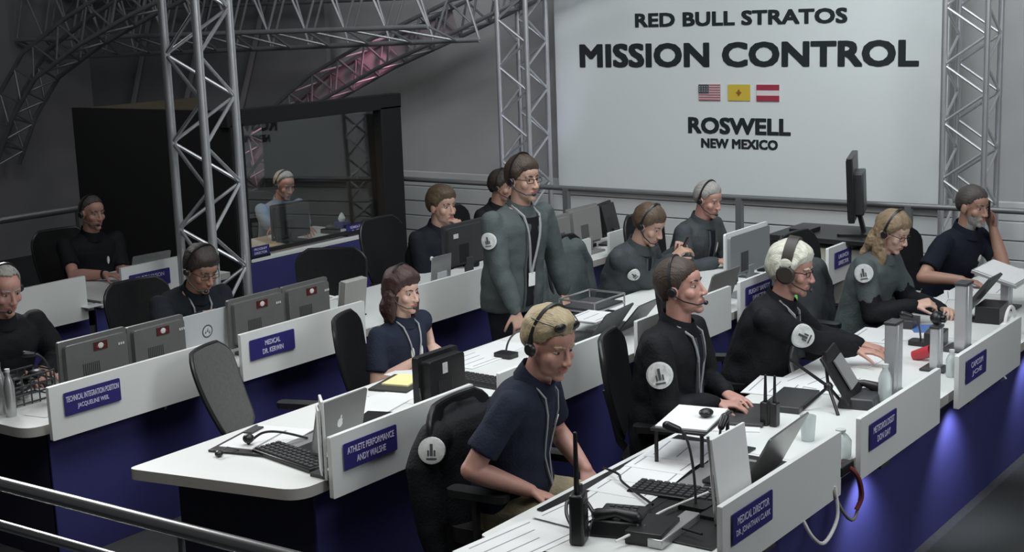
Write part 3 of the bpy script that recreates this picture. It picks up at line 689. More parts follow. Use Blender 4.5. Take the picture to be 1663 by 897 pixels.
def lanyard(mt=None, badge=True, t0=.50, t1=.25, w=.006, badge_mat=None, bs=(.055, .085)):
    def f(b):
        fr_ = b['front']; m = mt or M_lany
        for sd in (-1, 1):
            pts = [b['nb']+Vector((0, sd*.068, .0))*b['s'] + b['fn']*.0] + [fr_(t0-(t0-t1)*k/6, sd*.062*(1-k/6.3), .008) for k in range(0, 7)]
            MB().tube(pts, w, 6).build('lanyard', m, b['e'])
        if badge:
            c = fr_(t1-.03, 0, .014); d = (fr_(t1+.02, 0, .014)-fr_(t1-.08, 0, .014)).normalized(); n = Vector((0, 1, 0)).cross(d).normalized()
            R = Matrix((Vector((0, 1, 0)), d, n)).transposed()
            MB().box(c, (bs[0], bs[1], .004), R).build('badge', badge_mat or M_badge, b['e'], bevel=.002)
    return f
def emblem(t=.37, y=-.075, w=.03, h=.045, mt=None, nm='chest_emblem'):
    def f(b):
        c = b['front'](t, y, .004); d = (b['front'](t+.03, y, .004)-b['front'](t-.03, y, .004)).normalized(); tg = (b['front'](t, y+.02, .004)-b['front'](t, y-.02, .004)).normalized()
        n = tg.cross(d); R = Matrix((tg, d, n)).transposed(); q = MB()
        q.prism([(w*.5*math.cos(2*PI*k/14), h*.5*math.sin(2*PI*k/14)) for k in range(14)], -.004, .005, lambda x, y_, z: c + R @ Vector((x, y_, z)))
        q.build(nm, mt or M_badge, b['e'])
    return f
def watch(side=-1, mt=None):
    def f(b):
        E_, T_ = (b['ER'], b['TR']) if side < 0 else (b['EL'], b['TL']); d = (T_-E_).normalized(); c = E_.lerp(T_, .93)
        a = d.orthogonal().normalized(); bb = d.cross(a); q = MB()
        q.loft([[c + d*x + (a*math.cos(2*PI*k/18)+bb*math.sin(2*PI*k/18))*.034*b['s'] for k in range(18)] for x in (-.008, .008)])
        q.build('wristwatch', mt or M_plast, b['e'])
    return f

def openfront(col='black', w=.045, t0=-.06, t1=.49):
    """the shirt showing down an open jacket, with the jacket's edges"""
    def f(b):
        fr_ = b['front']; q = MB(); n = 12; vs = []
        for k in range(n+1):
            t = t0+(t1-t0)*k/n; ww = w*(.75+.5*abs(k/n-.2))
            vs += [fr_(t, -ww, .0), fr_(t, -ww*.3, .006), fr_(t, ww*.3, .006), fr_(t, ww, .0)]
        q.add(vs, [(i*4+j, i*4+j+1, i*4+j+5, i*4+j+4) for i in range(n) for j in range(3)])
        q.build('shirt_front', CL[col], b['e'], smooth=60)
        for sd in (-1, 1):
            MB().tube([fr_(t0+(t1-t0)*k/n, sd*w*(.75+.5*abs(k/n-.2)), .004) for k in range(n+1)], .009, 8).build('jacket_edge', M_zip, b['e'])
    return f
M_zip = mat('jacket_edge', (.05, .055, .058), .6)

def stripe(mt, y, t0, t1, w=.011):
    def f(b): MB().tube([b['front'](t0+(t1-t0)*k/6, y, .006) for k in range(7)], w, 8).build('jacket_lining', mt, b['e'])
    return f
def belt(mt=None):
    def f(b):
        fr_ = b['front']; q = MB(); s = b['s']
        q.tube([fr_(-.005, .13*math.sin(a), .004) for a in [-1.4+2.8*k/16 for k in range(17)]], .016*s, 8, flat=1.0); q.build('belt', M_plast, b['e'])
        MB().box(fr_(-.005, 0, .014), (.012, .05, .035)).build('buckle', M_steel, b['e'], bevel=.004)
    return f

def foresleeve(col='black'):
    """dark lower sleeves showing below a short jacket sleeve"""
    def f(b):
        s = b['s']
        for S_, E_, T_ in ((b['SR'], b['ER'], b['TR']), (b['SL'], b['EL'], b['TL'])):
            q = MB(); w_ = E_.lerp(T_, .95)
            q.capsule([S_.lerp(E_, .55), E_], [.070*s, .068*s], 18); q.capsule([E_, E_.lerp(T_, .4), E_.lerp(T_, .85), w_], [.068*s, .066*s, .052*s, .042*s], 18)
            me = fuse(q, .008, 8, .012, .09); me.materials.append(CL[col]); link('sleeve', me, b['e'])
    return f
PEO = []
# ------------------------------------------------------------------ who sits and stands where
HS = headset
PEO.append(person('person', 'blond man in navy polo and khaki trousers seated at near end of front desk', (893, 560), yaw=12, px=-3.38, neck=.85, lean=.04, bend=.44, hd=(-24, 15, 0), sk='ruddy', hs=1.07, hr=dict(style='short', vol=.012, top=.012, sweep=.012), hrm='blond',
       top='navy', sleeve='short', tuck=True, belly=.05, pants='khaki', s=1.04, extras=[belt(), headset(.024, mic=False, w=.007), glasses(up=True), lanyard(M_lany, False, .5, .10, .004), emblem(.37, .07, .045, .05)],
       R=(862, 798, .74, 0), L=(952, 764, .72, 0), Rp=(-.6, -.5, -.1), rh=dict(d=(.7, .45, -.35), pn=(.2, .1, -1)), lh=dict(d=(.4, -.5, -.6), pn=(-.2, 0, -1))))
PEO.append(person('person', 'man in black jacket with round arm patch looking up, seated at front row', (1106, 468), yaw=8, px=-3.34, lean=.02, bend=.22, hd=(0, -9, 0), sk='ruddy', hs=1.06, wide=1.22, belly=.04, s=1.04, hr=dict(style='full', vol=.008, top=.004, seed=3), hrm='brown',
       jacket='black', extras=[openfront('dknavy', .035), headset(.020, w=.006), lanyard(M_lany, False, .5, .2, .006), stripe(mat('lining_orange', (.42, .10, .03), .7), -.055, -.02, .22), watch(-1)], patch=dict(r=.062, t=.42), R=(1165, 655, .79, 0), L=(1180, 640, .79, 0), rh=dict(d=(1, .25, -.05), curl=(.5, .6, .7, .8))))
PEO.append(person('person', 'white-haired man in black jacket wearing a big dark headset', (1286, 440), yaw=14, px=-3.33, lean=.16, bend=.32, hd=(-4, 8, 0), sk='ruddy', hs=1.06, wide=1.12, belly=.07, s=1.02, hr=dict(style='full', vol=.020, top=.010, seed=5), hrm='white',
       jacket='black', extras=[openfront('dknavy', .03), headset(.046, w=.026, thick=.012, dark=mat('brown_headset', (.030, .025, .020), .5)), glasses(), lanyard(M_lany, True, .5, .22, .008)], patch=dict(r=.062, t=.62, out=(.2, -1, .25)), R=(1412, 577, .79, 0), L=(1400, 560, .79, 0), rh=dict(d=(1, .1, -.05))))
PEO.append(person('person', 'woman with long ash-blond hair and grey jacket looking down at her hands', (1450, 378), yaw=-4, px=-3.3, lean=.16, bend=.26, hd=(-4, 22, 0), sk='pale', wide=.98, s=.97, hr=dict(style='full', vol=.014, top=.008, seed=8, long=[((-.06, 0, .0), (.062, .088, .09)), ((-.085, 0, -.09), (.05, .095, .10)), ((-.10, 0, -.19), (.04, .09, .10)), ((-.02, .082, -.07), (.04, .022, .11)), ((-.02, -.082, -.07), (.035, .020, .10)), ((.03, -.080, -.17), (.03, .022, .09))]), hrm='ash',
       jacket='grey', pants='jeans', extras=[foresleeve(), headset(.022, mic=False, w=.007), glasses()], patch=dict(r=.055, t=.08, lift=.010), R=('s', .27, .10, -.21), L=('s', .27, -.12, -.20), Rp=(-.5, -.35, -.8), Lp=(-.5, .35, -.8), rh=dict(d=(.8, .5, .2), curl=(.9, 1, 1, 1.1), pn=(.3, .6, -.6)), lh=dict(d=(.7, -.6, .2), curl=(.9, 1, 1, 1.1), pn=(.3, -.6, -.6))))
PEO.append(person('person', 'bearded man in dark short-sleeved shirt holding a phone to his ear', (1580, 336), yaw=-14, px=-3.31, lean=.18, bend=.22, hd=(-6, 8, 0), sk='tan', wide=1.12, s=1.06, hs=1.03, hr=dict(style='short', vol=.007, top=.004, seed=9), hrm='saltpepper', beard='grey',
       top='dknavy', sleeve='short', extras=[emblem(.36, .08, .035, .05)], R=(1562, 455, .79, 0), L=('h', .055, .150, -.135), Rp=(-.4, -.6, -.5), Lp=(.25, .0, -1), rh=dict(d=(.9, .3, -.1)), lh=dict(d=(-.30, -.15, .95), pn=(-.2, -.95, 0), curl=(.6, .7, .8, .9))))
PEO.append(person('person', 'woman with dark shoulder-length hair in navy polo leaning back in second row', (655, 476), yaw=-4, px=-5.03, lean=-.12, bend=.26, hd=(2, 2, 0), sk='pale', wide=1.0, belly=.03, s=.94, hr=dict(style='full', vol=.024, top=.018, seed=11, long=[((-.050, 0, .015), (.092, .100, .112)), ((-.075, 0, -.09), (.066, .108, .09)), ((-.06, 0, -.15), (.055, .095, .06)), ((-.01, .090, -.06), (.048, .028, .11)), ((-.018, -.092, -.06), (.046, .028, .11))]), hrm='auburn',
       top='navy', sleeve='short', extras=[headset(.022, w=.008), lanyard(M_lany, False, .5, .2, .005), emblem(.34, -.03, .02, .06), emblem(.34, .045, .02, .06)], R=(672, 588, .78, 0), L=(700, 560, .78, 0), Rp=(-.6, -.5, -.5)))
PEO.append(person('person', 'standing man in grey bomber jacket leaning on the second-row desk', (850, 292), yaw=-10, seat=.93, legs='stand', px=-5.1, lean=.10, bend=.14, hd=(0, 2, 0), sk='fair', hs=1.04, wide=1.17, s=1.04, hr=dict(style='full', vol=.010, top=.010, seed=13), hrm='brown',
       jacket='grey', pants='dark', extras=[openfront('black', .05), headset(.022, mic=True, w=.006), glasses(), lanyard(M_lany, True, .5, .14, .009)], patch=dict(r=.05, t=.36, ci=0), R=(838, 508, .84, 0), L=(916, 478, .84, 0), Rp=(-.7, -.6, 0), Lp=(-.6, .6, 0), rh=dict(d=(.25, .05, -1), pn=(-.9, .2, -.2), curl=(.5, .6, .7, .8)), lh=dict(d=(.4, -.1, -.9), pn=(-.9, -.2, -.2), curl=(.6, .7, .8, .9))))
PEO.append(person('person', 'light-brown-haired man in dark grey jacket looking down at a handheld phone', (1054, 366), yaw=0, px=-5.06, lean=.14, bend=.36, hd=(0, 26, 0), sk='fair', hs=1.04, wide=1.12, belly=.04, s=1.03, hr=dict(style='full', vol=.012, top=.006, seed=15), hrm='ltbrown',
       jacket='dkgrey', extras=[openfront('dknavy', .03), headset(.02, mic=True, w=.006), emblem(.36, -.02, .03, .07)], patch=dict(r=.043, t=.40), R=(1092, 418, .93, 0), L=(1100, 405, .95, 0), rh=dict(d=(.6, .5, .55), curl=(.8, .9, 1, 1.1), pn=(.3, .6, -.3)), lh=dict(d=(.6, -.5, .55), curl=(.8, .9, 1, 1.1), pn=(.3, -.6, -.3))))
PEO.append(person('person', 'grey-haired man in dark grey jacket seated by the railing looking down', (1150, 325), yaw=-6, px=-5.05, lean=.10, bend=.26, hd=(-2, 14, 0), sk='ruddy', hs=1.0, wide=1.08, s=1.03, hr=dict(style='short', vol=.008, top=.004, seed=17), hrm='grey',
       jacket='dkgrey', extras=[openfront('dknavy', .035), headset(.02, mic=True, w=.006), emblem(.36, .05, .035, .08)], patch=dict(r=.045, t=.45), R=(1165, 425, .79, 0), L=(1180, 420, .79, 0)))
PEO.append(person('person', 'man in dark jacket resting his chin on his hand in third row', (718, 335), yaw=-2, px=-6.8, lean=.16, bend=.28, hd=(-6, 4, 0), sk='fair', wide=1.1, s=1.04, hs=1.08, hr=dict(style='full', vol=.014, top=.008, sweep=.014, seed=19), hrm='ltbrown',
       jacket='dark', R=(738, 425, .79, 0), L=('h', .135, .055, -.170), Lp=(.1, .3, -.9), lh=dict(d=(-.15, -.25, .95), pn=(-.9, -.3, .1), curl=(.9, 1.0, 1.1, 1.2))))
PEO.append(person('person', 'dark-haired person mostly hidden behind the standing man', (815, 304), yaw=0, px=-6.8, lean=.1, bend=.25, hd=(10, 6, 0), sk='tan', hr=dict(style='full', vol=.012, top=.008, seed=21), hrm='dark', jacket='black', extras=[headset(.02, w=.006)], R=(840, 400, .79, 0), L=(850, 390, .79, 0)))
PEO.append(person('person', 'man with glasses in dark navy top bent over writing in third row', (327, 438), yaw=-6, px=-6.8, lean=.22, bend=.42, hd=(-2, 24, 0), sk='tan', hs=1.06, wide=1.2, s=1.04, hr=dict(style='full', vol=.012, top=.010, seed=23), hrm='dark',
       jacket='dark', extras=[glasses(), lanyard(M_lany, False, .5, .2, .006), headset(.02, mic=True, w=.006)], R=(332, 512, .93, 0), L=(352, 520, .86, 0), Rp=(-.4, -.5, -.6), Lp=(-.3, .2, -.9), rh=dict(d=(.9, .2, .1), curl=(.7, .8, .9, 1.0), pn=(.2, .7, -.6))))
PEO.append(person('person', 'bald man in black polo with mic headset typing in the rear row', (150, 346), yaw=-10, px=-9.06, lean=.04, bend=.20, hd=(6, 6, 0), sk='ruddy', wide=1.15, belly=.05, s=1.05, hr=dict(style='bald', vol=.004, top=0, seed=25), hrm='saltpepper',
       top='black', sleeve='short', extras=[headset(.025, w=.006), emblem(.34, .07, .02, .06), watch(-1)], R=(172, 446, .79, 0), L=(200, 436, .79, 0), Rp=(-.3, -.7, -.5), Lp=(-.3, .15, -1)))
PEO.append(person('person', 'man in black jacket half cut off by the left edge of the frame', (6, 472), yaw=-6, px=-6.8, lean=.10, bend=.3, hd=(0, 14, 0), sk='ruddy', hs=1.05, wide=1.1, s=1.03, hr=dict(style='recede', vol=.006, top=.003, seed=27), hrm='grey', jacket='black', extras=[headset(.022, w=.006)], R=(40, 610, .79, 0), L=(70, 600, .79, 0), rh=dict(d=(1, .2, -.1))))
PEO.append(person('person', 'silver-haired man in pale blue shirt inside the black glass booth', (462, 301), yaw=-14, seat=.47, px=-9.35, lean=.10, bend=.30, hd=(4, 18, 0), sk='ruddy', hs=1.05, wide=1.12, belly=.05, s=.98, hr=dict(style='recede', vol=.007, top=.002, seed=29), hrm='grey', top='blue', extras=[headset(.03, w=.006)], R=(455, 392, .76, 0), L=(500, 378, .76, 0)))
# ------------------------------------------------------------------ booth
bo = empty('glass_booth', (-8.47, 7.72, 0), 'black box booth with a large glass front at the back left', 'booth')
def B(x, y, z): return (x+8.47, y-7.72, z)
MB().box(B(-9.38, 7.74, .955), (1.95, .05, 1.91)).build('side_wall', M_black, bo)
MB().box(B(-9.30, 9.73, .86), (1.62, .05, 1.72)).build('rear_wall', mat('booth_back', (.010, .010, .011), .8, nscale=3, namt=.2), bo)
MB().box(B(-10.33, 8.45, .95), (.05, 1.40, 1.9)).build('far_wall', mat('warm_lit_lining', (.075, .062, .040), .8, nscale=2, namt=.3), bo)  # warm lamp light on this inner wall is put into its olive colour
fm = MB()
fm.box(B(-8.44, 8.74, 1.845), (.10, 2.10, .13)); fm.box(B(-8.44, 9.645, .9), (.10, .27, 1.8)); fm.box(B(-8.44, 7.79, .9), (.10, .14, 1.8))
fm.build('window_frame', M_black, bo, bevel=.004)
MB().box(B(-8.475, 8.685, 1.26), (.008, 1.66, 1.05), roty(-.019)).build('window_pane', M_glass, bo, smooth=0)
MB().box(B(-8.47, 8.685, .735), (.05, 1.66, .03)).build('sill', M_plast, bo)
spot('booth_desk_lamp', (-9.95, 8.15, 1.72), (-9.1, 8.75, .95), 75, 30, (1.0, .66, .36), .03)
area('booth_top_fill', (-8.9, 8.9, 1.87), (-9.1, 8.8, .7), .4, .2, 2.0, (.95, .97, 1.0), 140)  # added fill above the open-topped booth, no fixture there
# ------------------------------------------------------------------ chairs
def chair(x, y, yaw, label, zs=.46, back_h=.52, m=None, group='swivel task chairs', w=.47, tilt=12, arms=True, low=.13):
    m = m or M_bfab; e = empty('swivel_chair', (x, y, 0), label, 'chair', math.radians(yaw), group)
    MB().prism(round_poly([(-.23, -.235), (.23, -.235), (.23, .235), (-.23, .235)], .10, 6), zs-.07, zs-.005).build('seat', m, e, bevel=.02)
    t = math.radians(tilt)
    def bp(v, u, d):  # v height along the back, u across, d depth
        q = .055*math.sin(min(1, max(0, v/back_h))*PI)*.6 - .10*(u/w)**2*.9
        xx = -.225 - math.sin(t)*v + q*-.6 + d + .12*(u/w)**2; return Vector((xx, u, zs+low+math.cos(t)*v))
    def shell(m0, m1, th, hole=False):
        mb = MB(); rows = []; n = 14; c = 12
        def wid(v):
            k = v/back_h; return (w/2)*(.80+.20*math.sin(min(1, k*1.25)*PI*.5))*(1-max(0, (k-.72)/.28)**3*.34)*(1-max(0, (.12-k)/.12)**2*.25)
        vs = []
        for d in (0, -th):
            for i in range(n+1):
                v = back_h*(m0+(m1-m0)*i/n)
                for j in range(c+1): vs.append(bp(v, wid(v)*(2*j/c-1), d*(1-.0*j)))
        S_ = (n+1)*(c+1); fs = []
        for i in range(n):
            for j in range(c):
                a = i*(c+1)+j; fs += [(a, a+1, a+c+2, a+c+1), (S_+a+c+1, S_+a+c+2, S_+a+1, S_+a)]
        for i in range(n):
            a, b = i*(c+1), (i+1)*(c+1); fs += [(a, b, S_+b, S_+a), (a+c, S_+a+c, S_+b+c, b+c)]
        for j in range(c): fs += [(j, S_+j, S_+j+1, j+1), (n*(c+1)+j, n*(c+1)+j+1, S_+n*(c+1)+j+1, S_+n*(c+1)+j)]
        mb.add(vs, fs)
        rim = [bp(back_h*i/n, -wid(back_h*i/n), -th/2) for i in range(n+1)] + [bp(back_h, wid(back_h)*(2*j/c-1), -th/2) for j in range(1, c)] + [bp(back_h*(n-i)/n, wid(back_h*(n-i)/n), -th/2) for i in range(n+1)]
        return mb, rim
    mb, rim = shell(0, 1, .028)
    bk = mb.build('backrest', m, e, smooth=50)
    MB().tube(rim, .013, 8).build('back_frame', M_plast, bk)
    MB().tube([(-.02, 0, zs-.08), (-.20, 0, zs-.07), (-.27, 0, zs+.02), bp(.06, 0, -.05), bp(.20, 0, -.045)], .020, 10).build('back_support', M_plast, e)
    if arms:
        for sd in (-1, 1):
            q = MB(); q.tube([(-.02, sd*.20, zs-.08), (-.02, sd*.285, zs-.06), (-.02, sd*.29, zs+.17)], .017, 10)
            q.prism(round_poly([(-.14, sd*.29-.04), (.13, sd*.29-.04), (.13, sd*.29+.04), (-.14, sd*.29+.04)], .03, 5), zs+.165, zs+.195)
            q.build('armrest', M_plast, e)
    MB().lathe((0, 0, 0), [(.03, .09), (.03, zs-.1), (.06, zs-.08), (.06, zs-.06)], 14).build('column', M_plast, e)
    bs = MB(); bs.lathe((0, 0, 0), [(.05, .06), (.05, .12), (.03, .13)], 14)
    for k in range(5):
        a = 2*PI*k/5+.3; bs.tube([(.03*math.cos(a), .03*math.sin(a), .10), (.29*math.cos(a), .29*math.sin(a), .065)], [.026, .016], 8)
    bs.build('base', M_plast, e)
    for k in range(5):
        a = 2*PI*k/5+.3; MB().lathe((.29*math.cos(a), .29*math.sin(a), .029), [(.028, -.02), (.029, 0), (.028, .02)], 14, 0, rotz(a) @ rotx(PI/2)).build('caster', M_plast, e)
    return e
def under(i, label, yaw=None, dx=0, dy=0, **k):
    p = PEO[i]['loc']; zs = k.pop('zs', None)
    y_ = math.degrees(PEO[i]['e'].rotation_euler.z) if yaw is None else yaw
    hipz = k.pop('hip', None) or 0
    return chair(p.x+dx, p.y+dy, y_, label, zs=HIP[i]-.095, **k)
HIP = [p['hip'] for p in PEO]
M_gmesh = mat('grey_mesh', (.095, .095, .092), .7, nscale=60, namt=.3, bump=.3, bscale=300)
under(0, 'black task chair under the blond man with a jacket on its back', back_h=.35, dx=.0, dy=.06, yaw=6)
under(1, 'black high-backed task chair of the man in black jacket looking up', back_h=.48, dx=.03, dy=.04, low=.08, yaw=20)
under(2, 'tall black chair behind the white-haired man with headset', back_h=.60, dx=-.15, dy=.02, yaw=24)
under(3, 'black chair under the woman with long ash-blond hair', back_h=.54, dx=-.10)
under(4, 'black chair of the bearded man on the phone', back_h=.44, dx=-.06)
under(5, 'black chair of the dark-haired woman in the second row', back_h=.47, dx=-.02, yaw=24, w=.43)
under(7, 'chair under the man looking at his handheld phone, wearing a grey jacket', back_h=.50, dx=-.10, dy=-.06)
under(8, 'black chair of the grey-haired man beside the railing', back_h=.50, dx=-.10)
under(9, 'dark chair of the man resting his chin on his hand', back_h=.52, dx=-.12)
under(10, 'black chair of the person hidden behind the standing man', back_h=.44, dx=-.08)
under(11, 'black chair under the writing man with glasses, seat back showing behind him', back_h=.46, dx=-.10)
under(12, 'black chair of the bald man in the rear row', back_h=.50, dx=-.12)
under(13, 'black chair of the man cut off by the left edge', back_h=.48, dx=-.08)
under(14, 'black chair inside the glass booth', back_h=.50, dx=-.06)
chair(-5.12, 4.90, 20, 'empty grey mesh chair reclined between the second and third rows', zs=.43, back_h=.47, m=M_gmesh, tilt=22, low=.11, w=.40)
c_ = at(516, 430, z=.92)
chair(c_.x+.1, c_.y-.05, -58, 'empty black round-backed chair in front of the booth desk', zs=.44, back_h=.43, w=.50)
JK = (PEO[7]['loc'].x-.08, PEO[7]['loc'].y-.06)
def draped(x, y, yaw, zt, label, m, w=.50, drop=.55, patch=None, pm=None, tilt=.2):
    """a jacket hung over a chair back"""
    e = empty('jacket', (x, y, 0), label, 'jacket', math.radians(yaw))
    q = MB(); rings = []
    for v, hw, hd in ((0, .10, .03), (.02, .17, .06), (.06, .225, .075), (.14, .25, .08), (.30, .25, .085), (.45, .245, .085), (drop, .24, .07)):
        rings.append([Vector((tilt*(-.03)+v*tilt+hd*math.cos(2*PI*k/24), hw*w/.5*math.sin(2*PI*k/24), zt-v)) for k in range(24)])
    q.loft(rings)
    for sd in (-1, 1):
        q.capsule([(.0, sd*.19*w/.5, zt-.07), (.0, sd*.27*w/.5, zt-.18), (.05, sd*.285*w/.5, zt-.42), (.09, sd*.27*w/.5, zt-.62)], [.075, .075, .065, .05], 14)
    q.capsule([(-.03, -.1, zt-.0), (-.05, 0, zt+.015), (-.03, .1, zt-.0)], [.03, .03, .03], 10)
    me = fuse(q, .009, 4, .018, .14); me.materials.append(m); link('shell', me, e)
    if patch:
        c = Vector(patch); n = Vector((.45, -.85, .25)).normalized(); b = Vector((0, 0, 1)).cross(n).normalized(); u = n.cross(b); rp = .055
        q = MB(); q.loft([[c+u*math.sin(2*PI*k/24)*r_+b*math.cos(2*PI*k/24)*r_+n*d for k in range(24)] for r_, d in ((rp, -.02), (rp, .004), (rp*.86, .007))])
        for da, (w2, h2) in (((0, .08), (.20, .85)), ((-.24, -.16), (.12, .40)), ((.24, -.16), (.12, .40)), ((0, -.58), (.75, .10))): q.box(c+b*da[0]*rp+u*da[1]*rp+n*.008, (rp*w2, rp*h2, .004), Matrix((b, u, n)).transposed(), 1)
        q.build('sleeve_patch', [pm or M_patch, M_patchd], e)
    return e
p = PEO[0]['loc']
draped(p.x-.27, p.y+.07, 2, .965, 'black jacket with round white patch draped on the blond man\'s chair', CL['black'], .56, .62, (.075, -.330, .885))
draped(JK[0]-.34, JK[1]-.02, -6, 1.03, 'grey jacket hung on the chair right of the standing man', CL['grey'], .46, .55)
p = PEO[3]['loc']
draped(p.x-.37, p.y-.02, -4, 1.03, 'dark grey jacket with green patch hung on the long-haired woman\'s chair', CL['dkgrey'], .48, .55, (.06, -.26, .86), mat('patch_green', (.10, .45, .06), .6))

# ------------------------------------------------------------------ equipment on the desks
DZ = .741
def monitor(x, y, yaw, w, h, z0, label, m, group=None, sticker=None, thick=.05, stand=True, frame=None, tilt=0, name='monitor', cat='monitor', base=DZ):
    """screen faces -x, its back +x"""
    e = empty(name, (x, y, base), label, cat, math.radians(yaw), group); zz = z0-base
    T = lambda a, b, c: Vector((0, 0, zz)) + roty(-tilt) @ Vector((c, a, b))
    ps = round_poly([(-w/2, 0), (w/2, 0), (w/2, h), (-w/2, h)], .015, 4)
    MB().prism(ps, -thick*.4, 0, T).build('bezel', frame or m, e, bevel=.004)
    pi = round_poly([(-w/2+.02, .02), (w/2-.02, .02), (w/2-.02, h-.02), (-w/2+.02, h-.02)], .02, 4)
    hs_ = MB().prism(pi, 0, thick*.6, T).build('housing', m, e, bevel=.008)
    v = MB()
    for k in range(9): v.box(T(-w*.22+k*.012, h*.32, thick*.6+.001), (.002, .005, h*.42) if not tilt else (.002, .005, h*.42), roty(-tilt))
    v.build('vent', M_dgrey if m is not M_dgrey else M_plast, hs_)
    MB().box(T(0, h/2, -thick*.4-.001), (.002, w-.03, h-.03), roty(-tilt)).build('screen', M_screen, e)
    if sticker == 'red':
        q = MB(); q.box(T(.02, h*.80, thick*.6+.002), (.003, .085, .042), roty(-tilt), 0)
        q.ell(T(.02, h*.80, thick*.6+.004), (.002, .018, .015), roty(-tilt), 14, 8, 1); q.box(T(.02, h*.79, thick*.6+.004), (.002, .05, .006), roty(-tilt), 2); q.build('sticker', [mat('sticker_maroon', (.07, .008, .01), .5), M_patch, mat('sticker_bright_red', (.35, .03, .03), .5)], hs_)
        q = MB()
        for k in range(3): q.box(T(.135+.014*k, h*.74, thick*.6+.002), (.003, .008, .012), roty(-tilt))
        q.build('badge', M_patch, hs_)
        q = MB()
        for k in range(1): q.box(T(.14, h*.2+k*.05, thick*.6+.001), (.004, .05, .02), roty(-tilt))
        q.build('port_panel', M_plast, hs_)
    elif sticker == 'white':
        MB().box(T(-.02 if w < .35 else -w*.3, h*.74, thick*.6+.002), (.003, .035, .05) if w < .35 else (.003, .05, .03), roty(-tilt)).build('sticker', M_patch, hs_)
    if stand:
        if zz > .03:
            MB().box((thick*.5, 0, zz*.5+.02), (.03, .07, zz+.08)).build('neck', m, e, bevel=.004)
        MB().prism(round_poly([(-.09, -w*.28), (.11, -w*.28), (.11, w*.28), (-.09, w*.28)], .03), 0, .012).build('foot', m, e, bevel=.003)
    return e
def laptop(x, y, yaw, label, m, w=.34, d=.235, open_=105, logo=None, base=DZ, group=None, lid_m=None):
    """user on the -x side; the lid's back shows on +x"""
    e = empty('laptop', (x, y, base), label, 'laptop', math.radians(yaw), group)
    MB().prism(round_poly([(-d, -w/2), (0, -w/2), (0, w/2), (-d, w/2)], .015), 0, .016).build('base', m, e, bevel=.002)
    MB().box((-d*.38, 0, .0175), (d*.45, w*.84, .003)).build('keyboard', M_plast, e)
    a = math.radians(open_-90)
    T = lambda p, q, r: Vector((r*math.cos(a)+q*math.sin(a), p, .016+q*math.cos(a)-r*math.sin(a)))
    ld = MB().prism(round_poly([(-w/2, 0), (w/2, 0), (w/2, d), (-w/2, d)], .015), -.004, .004, T).build('lid', lid_m or m, e, bevel=.0015)
    MB().prism([(-w/2+.012, .015), (w/2-.012, .015), (w/2-.012, d-.012), (-w/2+.012, d-.012)], -.006, -.0035, T).build('screen', M_screen, ld)
    if logo == 'apple':
        q = MB(); pts = []
        for k in range(28):
            t = 2*PI*k/28; r = .020*(1-.12*math.cos(2*t)-.10*max(0, math.sin(t))**6); px_, py_ = r*math.cos(t), r*math.sin(t)
            dd = math.hypot(px_-.024, py_-.004)
            if dd < .011: px_ = .024-.011*(.024-px_)/dd; py_ = .004+.011*(py_-.004)/dd
            pts.append((px_, py_+d*.5))
        q.prism(pts, .004, .0055, T); q.prism([(-.001+.010*math.cos(t)*.5+.004, d*.5+.028+.008*math.sin(t)) for t in [2*PI*k/10 for k in range(10)]], .004, .0055, T)
        q.build('logo', mat('logo_white', (.80, .82, .82), .3), ld)
    elif logo == 'round':
        q = MB(); R_ = .038
        q.prism([(R_*math.cos(2*PI*k/28), d*.60+R_*math.sin(2*PI*k/28)) for k in range(28)], .004, .005, T, 0)
        q.prism([(R_*.78*math.cos(2*PI*k/28), d*.60+R_*.78*math.sin(2*PI*k/28)) for k in range(28)], .005, .0056, T, 1)
        for k, (a_, b_, c_) in enumerate(((-.4, 0, .5), (0, .3, .7), (.35, -.1, .5))): q.prism([(R_*(a_-.12), d*.60+R_*(b_-c_*.6)), (R_*(a_+.16), d*.60+R_*(b_-c_*.6)), (R_*(a_+.06), d*.60+R_*(b_+c_*.5))], .0056, .0062, T, 0)
        q.build('sticker', [mat('sticker_slate', (.07, .085, .11), .6), M_patch], ld)
    return e
sheet_n = [0]
def paper(px, py, w, d, rot, label, z=DZ, m=None, lines=0, name='paper_sheet', cat='paper', thick=.0015, group=None, xy=None):
    c = at(px, py, z=z) if xy is None else Vector((xy[0], xy[1], z))
    q = MB(); q.box((0, 0, thick/2), (d, w, thick), mi=0)
    for k in range(lines):
        q.box((-d*.38+d*.76*k/max(1, lines-1), (-.05*(k % 3))*w, thick+.0003), (.006, w*(.75-.12*(k % 3)), .0004), mi=1)
    o = q.build(name, [m or M_paper, M_ppr], None, smooth=0, loc=(c.x, c.y, z), rz=math.radians(rot)); return tag(o, label, cat, group)
def mic(px, py, lean_xy, hgt, label, z=DZ, base=True):
    c = at(px, py, z=z); e = empty('gooseneck_microphone', c, label, 'microphone'); lx, ly = lean_xy
    MB().prism(round_poly([(-.06, -.045), (.06, -.045), (.06, .045), (-.06, .045)], .02), 0, .025).build('base', M_plast, e, bevel=.005)
    P_ = [(lx*(k/8)**1.8, ly*(k/8)**1.8, .02+hgt*math.sin(k/8*PI*.5)) for k in range(9)]
    MB().tube(P_, .0055, 8).build('gooseneck', M_dgrey, e)
    d = (Vector(P_[-1])-Vector(P_[-2])).normalized(); MB().capsule([Vector(P_[-1]), Vector(P_[-1])+d*.045], [.014, .018], 12).build('capsule', M_plast, e); return e
